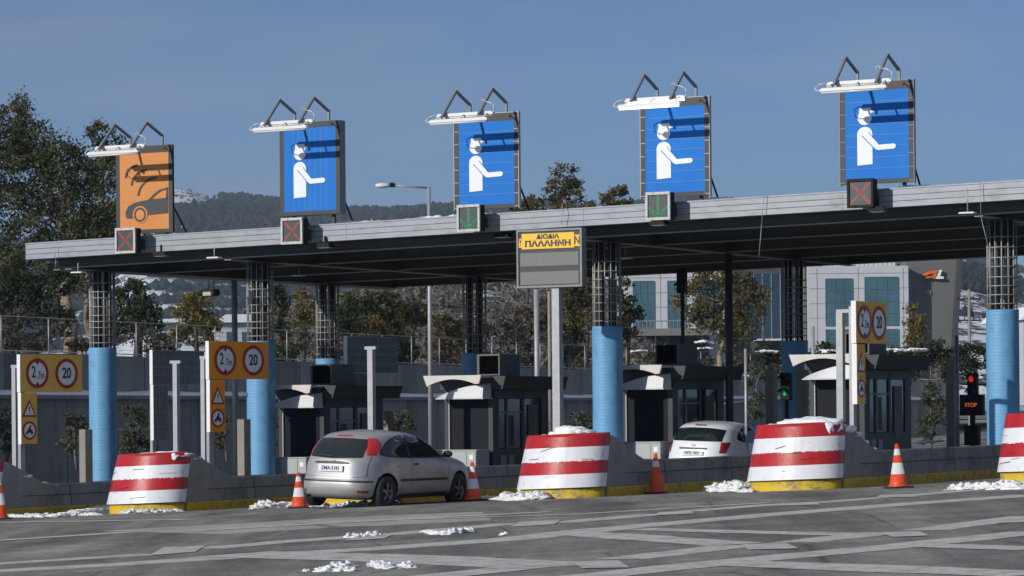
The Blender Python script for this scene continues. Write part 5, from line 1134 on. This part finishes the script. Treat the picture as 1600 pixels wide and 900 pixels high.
tree('golden green tree between the second front column and the lit rear column', (475, 560), 165, [(470,468,18,16),(480,482,18,16),(466,495,14,16),(484,505,12,14)], 'leaf_autumn', 19, dens=.75, trunk_r=.1)
tree('bare grey bush in front of the golden green tree', (473, 560), 140, [(460,530,16,18),(480,535,18,18),(470,515,12,14)], 'leaf_brush', 20, dens=.35, trunk_r=.04, bark='twig_grey', name='shrub', cat='shrub')
tree('broad dark green tree behind the grey sign back', (575, 560), 170, [(560,475,34,22),(600,478,34,24),(630,492,26,22),(540,495,24,26),(580,505,40,24),(615,520,30,22)], 'leaf_green', 21)
tree('rust brown shrub above the grey sign back', (580, 550), 158, [(568,505,14,12),(585,508,16,12),(600,513,12,9)], 'leaf_rust', 22, dens=.8, trunk_r=.06, name='shrub', cat='shrub')
tree('grey leafless tree left of the street lamp pole', (645, 560), 158, [(640,490,14,20),(650,515,18,20),(636,535,16,14)], 'leaf_brush', 23, dens=.5, trunk_r=.07, bark='twig_grey')
tree('orange and green autumn tree between street lamp and shaded column', (698, 572), 148, [(692,508,18,18),(708,515,16,18),(690,535,20,18),(710,545,14,16),(695,556,16,10)], 'leaf_rust', 24, dens=.8, trunk_r=.09, bark='bark_pale')
tree('brown bare tree behind the booth cooling unit', (800, 585), 158, [(780,520,24,26),(812,510,26,30),(795,550,28,22),(825,545,18,22)], 'leaf_brush', 25, dens=.7, trunk_r=.1, bark='bark_pale')
tree('tall olive green eucalyptus rising above the canopy right of centre', (888, 640), 160,
 [(878,278,20,20),(868,300,18,16),(892,298,20,20),(884,318,30,14),(900,440,30,26),(890,470,34,28),(912,490,26,26),(885,510,28,28),(905,535,22,24),(885,565,24,24),(912,460,16,20)], 'leaf_weep', 26, 'bark_pale', .25, 3.1, .9, trunk_pts=[(888,640),(890,560),(888,450),(882,300)])
tree('low treetop left of the tall one, just above the roof edge', (825, 560), 175, [(822,316,16,12),(838,318,14,10),(845,330,20,10),(812,325,12,9),(830,340,26,10)], 'leaf_weep', 27, dens=.8, trunk_r=.1)
tree('rounded treetop right of the tall one, above the roof edge', (963, 560), 175, [(958,304,14,12),(972,305,15,13),(965,318,24,12),(948,318,12,8)], 'leaf_weep', 28, dens=.9, trunk_r=.12)
tree('small treetop beside the tall tree above the roof', (918, 560), 178, [(920,320,10,8),(912,328,12,8)], 'leaf_weep', 48, dens=.8, trunk_r=.08)
tree('dark conifer against the white building beside the central column', (980, 560), 150, [(972,455,16,24),(985,480,22,18),(978,505,20,20),(992,490,12,12),(966,525,14,20)], 'leaf_pine', 29, trunk_r=.12)
tree('weeping eucalyptus with pale trunks in front of the white building', (1126, 585), 142,
 [(1100,440,26,20),(1140,445,34,22),(1172,452,24,22),(1075,465,20,22),(1110,475,28,22),(1150,480,30,24),(1185,475,16,22),(1085,500,22,22),(1125,510,26,22),(1165,512,24,22),(1140,535,20,14)], 'leaf_weep', 30, 'bark_pale', .16, 3.1, .9, trunk_pts=[(1126,585),(1124,555),(1134,520),(1135,470)], droop=.35)
tree('reddish cone shaped conifer against the grey building block', (1428, 545), 190, [(1426,488,9,12),(1427,502,14,12),(1428,518,20,14),(1428,532,24,12)], 'leaf_autumn', 31, dens=.9, trunk_r=.12)
tree('dark hedge of bushes right of the cone shaped conifer', (1470, 580), 165, [(1455,540,22,14),(1485,550,26,16),(1512,552,24,18),(1450,560,40,16),(1500,575,40,18),(1535,560,18,18)], 'leaf_pine', 32, name='hedge', cat='hedge')
tree('dark clipped hedge behind the right hand booth roof', (1400, 590), 160, [(1380,560,40,16),(1420,560,30,16),(1400,580,50,18)], 'leaf_pine', 33, name='hedge', cat='hedge')
tree('dark hedge behind the shaded rear column on the right', (1230, 590), 160, [(1200,552,26,18),(1240,552,30,16),(1285,548,26,18),(1215,575,30,16),(1260,572,34,18)], 'leaf_pine', 43, name='hedge', cat='hedge')
tree('dark scrub at the foot of the weeping eucalyptus', (1090, 590), 150, [(1070,570,30,16),(1105,575,30,14),(1160,570,26,14),(1030,560,26,16)], 'leaf_brush', 44, name='shrub', cat='shrub', dens=.8)
for i, (bx, by, Y, bl, lab) in enumerate(((212, 712, 92, [(210,650,22,22),(225,672,20,24),(200,690,20,18),(222,700,18,14)], 'olive shrub right of the leftmost blue column'), (120, 712, 92, [(118,665,16,22),(110,695,16,16),(128,690,12,18)], 'olive shrub left of the leftmost blue column'), (440, 700, 95, [(440,660,12,20),(446,685,12,16)], 'olive shrub right of the second blue column'),
      (620, 680, 102, [(618,655,22,12),(632,664,14,12),(608,668,14,10)], 'olive shrub behind the silver car roof'), (355, 700, 92, [(352,662,10,20),(345,690,12,14)], 'olive shrub behind the lower half of the orange sign'), (1288, 680, 110, [(1280,640,14,14),(1296,650,14,14),(1284,665,18,12)], 'olive shrub beside the right hand booth'),
      (1455, 690, 105, [(1450,610,16,22),(1465,640,18,26),(1450,670,18,20)], 'olive shrub left of the red traffic light'), (1180, 620, 140, [(1190,580,14,14),(1210,585,12,14),(1172,595,12,10)], 'olive shrub between white car and shaded column'), (905, 680, 105, [(900,655,20,14),(915,665,16,12)], 'olive shrub right of the message board post'), (10, 700, 92, [(8,660,14,24),(12,690,14,16)], 'olive shrub at the left edge'), (1110, 640, 120, [(1185,625,14,12),(1180,640,16,12)], 'olive shrub right of the white car roof'))):
    tree(lab, (bx, by), Y, bl, 'leaf_olive', 60+i, dens=.85, trunk_r=.05, name='shrub', cat='shrub', group='olive shrubs in front of the wall', lpx=3.0, bark='twig_grey')
for i, (px, py, wx, hy, lf) in enumerate(((30,535,60,14,'leaf_brush'),(130,540,50,12,'leaf_brush'),(255,540,55,14,'leaf_brush'),(350,545,40,14,'leaf_brush'),(445,550,40,16,'leaf_pine'),(510,552,40,22,'leaf_green'),(560,545,50,26,'leaf_pine'),(630,552,44,26,'leaf_pine'),(690,562,40,14,'leaf_brush'),(760,570,46,24,'leaf_brush'),(825,575,44,26,'leaf_brush'),(880,590,44,22,'leaf_green'),(950,590,44,28,'leaf_pine'),(540,500,40,30,'leaf_pine'),(650,480,30,26,'leaf_green'),(740,520,34,24,'leaf_brush'),(840,500,30,34,'leaf_brush'))):
    Yw = wallpt(px)[1]+9+(i % 3)*2
    tree('%s undergrowth on the bank at the %s' % ({'leaf_brush': 'brown leafless', 'leaf_pine': 'dark evergreen', 'leaf_green': 'green leafy'}[lf], ['far left edge by the pale sign', 'pale eucalyptus trunk', 'grey sign back left of the orange sign', 'grey pole by the autumn tree', 'second blue column right side', 'lit rear column', 'first shrub behind the grey sign back', 'street lamp pole left side', 'rusty autumn tree foot', 'cooling unit of the full booth', 'message board post left side', 'message board post right side', 'central blue column right side', 'gap between rear column and sign back', 'upper slope near the street lamp', 'shaded rear column right side', 'upper slope left of the message board post'][i]), (px, py+18), Yw, [(px-wx*.3, py, wx*.4, hy), (px+wx*.3, py+2, wx*.4, hy), (px, py+hy*.5, wx*.5, hy*.6)], lf, 100+i, dens=.7, trunk_r=.06, name='shrub', cat='shrub', bark='twig_grey', group='undergrowth on the bank behind the wall')
# snow patches on hedges and bank
for i, (px, py, Y, n, lab) in enumerate(((1200, 549, 158, 3, 'thin snow on the hedge at the shaded column'), (1300, 548, 158, 3, 'thin snow on the hedge near the weathered sign'), (1420, 546, 158, 7, 'snow line on the hedge behind the right hand booth'), (1015, 549, 170, 6, 'snow patches under the balcony of the white building'), (1108, 535, 172, 4, 'snow patch behind the weeping eucalyptus'), (1100, 545, 150, 3, 'small snow patch at the eucalyptus trunk'), (1168, 588, 150, 3, 'snow scrap on the wall top right of the eucalyptus'), (1455, 690, 84, 4, 'snow pile on the ground behind the right hand lane wall'), (1525, 590, 120, 3, 'snow patch behind the red traffic light'))):
    p = at(px, py, Y); mb = MB(); s = Y/F
    for q in range(n*2): blob(mb, ((q-n)*4.5*s+random.gauss(0, 1.5*s), random.gauss(0, .2), random.gauss(0, .8*s)), random.uniform(2.2, 4.2)*s, q+i*13, (1.9, 1.3, random.uniform(.25, .6)), 3, 1.0)
    o = mb.build('snow_patch', 'snow'); o.location = p; tag(o, lab, 'snow', 'snow patches in the background')
# ------------------------------------------------------------------ background buildings
def B(px, py, Y): return at(px, py, Y)
def office():
    Y = 300; s = Y/F; c = B(1263, 560, Y); z0 = c.z-2
    t = thing('office_building', 'white panelled office building with blue windows and a slanted grey block carrying a logo', 'building', (c.x, Y, z0), R_(0))
    X = lambda px: (px-1263)*s; Zz = lambda py: (560-py)*s+2+(.0087)*0
    # left wing, lit front
    a = MB(); a.box(X(960), X(1135), 0, 8, 0, Zz(418)); a.box(X(1255), X(1408), -6, 10, 0, Zz(421)); a.build('white_wall', 'stone_white', t)
    a = MB(); a.box(X(1135)+.01, X(1255)-.01, 3, 10, 0, Zz(412)); a.build('recessed_wall', 'bld_dark', t)
    a = MB(); a.box(X(1240), X(1280), 2, 6, Zz(412), Zz(402)); a.box(X(1290), X(1400), 0, 6, Zz(420.9), Zz(408)); a.build('roof_storey', 'stone_white', t)
    for x0, x1, y0, y1, yy in ((990,1023,437,510,0),(1044,1072,437,510,0),(1090,1128,437,510,0),(1281,1322,440,512,-6),(1341,1392,438,512,-6),(1281,1322,518,545,-6),(1341,1392,518,545,-6)):
        a = MB(); a.box(X(x0), X(x1), yy-.06, yy-.005, Zz(y1), Zz(y0)); f = a.build('window', 'bld_glass', t); a = MB(); n = 3
        for q in range(n+1): x = X(x0)+(X(x1)-X(x0))*q/n; a.box(x-.03, x+.03, yy-.10, yy-.062, Zz(y1), Zz(y0))
        for q in range(5): z = Zz(y1)+(Zz(y0)-Zz(y1))*q/4; a.box(X(x0), X(x1), yy-.11, yy-.063, z-.02, z+.02)
        a.build('mullion', 'bld_glass2', f)
    a = MB(); a.box(X(1140), X(1252), 2.9, 2.99, Zz(530), Zz(425)); f = a.build('window', 'blue_glass', t); a = MB()
    for q in range(9): x = X(1140)+(X(1252)-X(1140))*q/8; a.box(x-.05, x+.05, 2.8, 2.9, Zz(530), Zz(425))
    a.build('mullion', 'grey_metal', f)
    # panel joints
    a = MB()
    for px in (972, 1033, 1083, 1268, 1331, 1400): a.box(X(px)-.02, X(px)+.02, -.02 if px < 1200 else -6.02, -.001 if px < 1200 else -6.001, 0, Zz(424))
    for py in (432, 455, 478, 500): a.box(X(1256), X(1407), -6.02, -6.001, Zz(py)-.02, Zz(py)+.02); a.box(X(961), X(1134), -.02, -.001, Zz(py)-.02, Zz(py)+.02)
    a.build('panel_joint', 'grey_metal', t)
    # balcony and lower storeys
    a = MB(); a.box(X(970), X(1110), -4, -.01, Zz(524), Zz(513)); a.build('balcony_slab', 'bld_concrete', t); a = MB()
    for px in range(972, 1110, 6): a.box(X(px)-.02, X(px)+.02, -3.95, -3.9, Zz(513), Zz(501))
    a.box(X(970), X(1110), -3.96, -3.9, Zz(501.5), Zz(500.5)); a.build('balcony_rail', 'galv', t)
    a = MB(); a.box(X(975), X(1108), -.4, -.015, 0, Zz(526)); a.box(X(1130), X(1258), 2.0, 2.9, 0, Zz(532)); a.build('ground_floor', 'bld_dark', t)
    a = MB(); a.box(X(1180), X(1262), -1, 1.99, Zz(532), Zz(529)); a.build('terrace_slab', 'stone_white', t)
    # slanted grey block
    a = MB(); y0, y1 = -4.0, 12
    pl = [(X(1408)+.02, 0), (X(1474), 0), (X(1487), Zz(405)), (X(1408)+.02, Zz(405))]; a.prism(pl, y0, y1); blk = a.build('grey_block', 'bld_grey', t)
    a = MB(); a.prism([(X(1474)+.02, 0), (X(1480), 0), (X(1495), Zz(405)), (X(1487)+.02, Zz(405))], y0-1, y1); a.build('slanted_fin', 'bld_dark', t)
    # dark glazed corner strip
    a = MB(); a.box(X(1409), X(1417), y0-.1, y0-.005, Zz(520), Zz(437)); a.build('corner_glazing', 'blue_glass', t)
    a = MB(); a.prism(circle(X(1442), Zz(461), 5*s, 20), y0-.15, y0-.005); a.build('round_window', 'bld_concrete', t)
    # logo: orange swoosh and letter shape, white second letter
    P = lambda px, py: (X(px), Zz(py)); yb0, yb1 = y0-.5, y0-.2
    a = MB(); a.prism([P(1431,434), P(1440,430), P(1448,427.5), P(1456,427), P(1453,440), P(1448,440), P(1450,432), P(1444,433), P(1438,436)], yb0, yb1); a.prism([P(1436,438), P(1449,435), P(1448,438), P(1440,440)], yb0, yb1); lo = a.build('logo_swoosh', 'logo_orange', t)
    a = MB(); a.prism([P(1459,427), P(1463,427), P(1460,437), P(1466,437), P(1465,440.5), P(1453,440.5), P(1455,437)], yb0, yb1); a.build('logo_letter', 'logo_white', t)
    # parapet railing
    a = MB()
    for px in range(1292, 1408, 7): a.box(X(px)-.03, X(px)+.03, -5.9, -5.8, Zz(421), Zz(413))
    a.box(X(1290), X(1408), -5.9, -5.8, Zz(413.6), Zz(413)); a.build('parapet_rail', 'grey_metal', t)
office()
def lowhouse(px, py, Y, wpx, hpx, label, roof='snow', wall='stone_white'):
    s = Y/F; c = at(px, py, Y); t = thing('low_building', label, 'building', c, .15); W_, H_ = wpx*s, hpx*s
    a = MB(); a.box(-W_/2, W_/2, 0, 8, -3, H_); a.build('wall', wall, t); a = MB(); a.prism([(-W_/2-.3, H_), (W_/2+.3, H_), (W_/2-.5, H_+hpx*s*.35), (-W_/2+.5, H_+hpx*s*.35)], -.4, 8.4); a.build('roof', roof, t)
    a = MB(); a.box(-W_*.3, -W_*.05, -.06, -.005, H_*.2, H_*.6); a.box(W_*.1, W_*.3, -.06, -.005, H_*.2, H_*.6); a.build('window', 'bld_glass', t)
lowhouse(372, 540, 210, 60, 36, 'low white building with snowy roof behind the left columns')
lowhouse(262, 520, 260, 30, 16, 'small pale building with snowy roof among the trees at the left')
lowhouse(1612, 560, 200, 26, 60, 'pale building peeking past the right edge column', wall='stone_white')
lowhouse(1110, 330, 2850, 30, 6, 'distant white house group on the ridge right of the tall tree') if False else None

# ------------------------------------------------------------------ air
def haze():
    m = bpy.data.materials.new('haze'); m.use_nodes = True; n = m.node_tree; n.nodes.clear(); o_ = n.nodes.new('ShaderNodeOutputMaterial'); v = n.nodes.new('ShaderNodeVolumePrincipled')
    v.inputs['Color'].default_value = (.70, .82, 1, 1); v.inputs['Density'].default_value = .00016; v.inputs['Anisotropy'].default_value = .2; n.links.new(v.outputs[0], o_.inputs['Volume']); MATS['haze'] = m
    b = MB(); b.box(-4200, 4200, -400, 7000, -60, 420); tag(b.build('haze', 'haze'), kind='stuff')
haze()
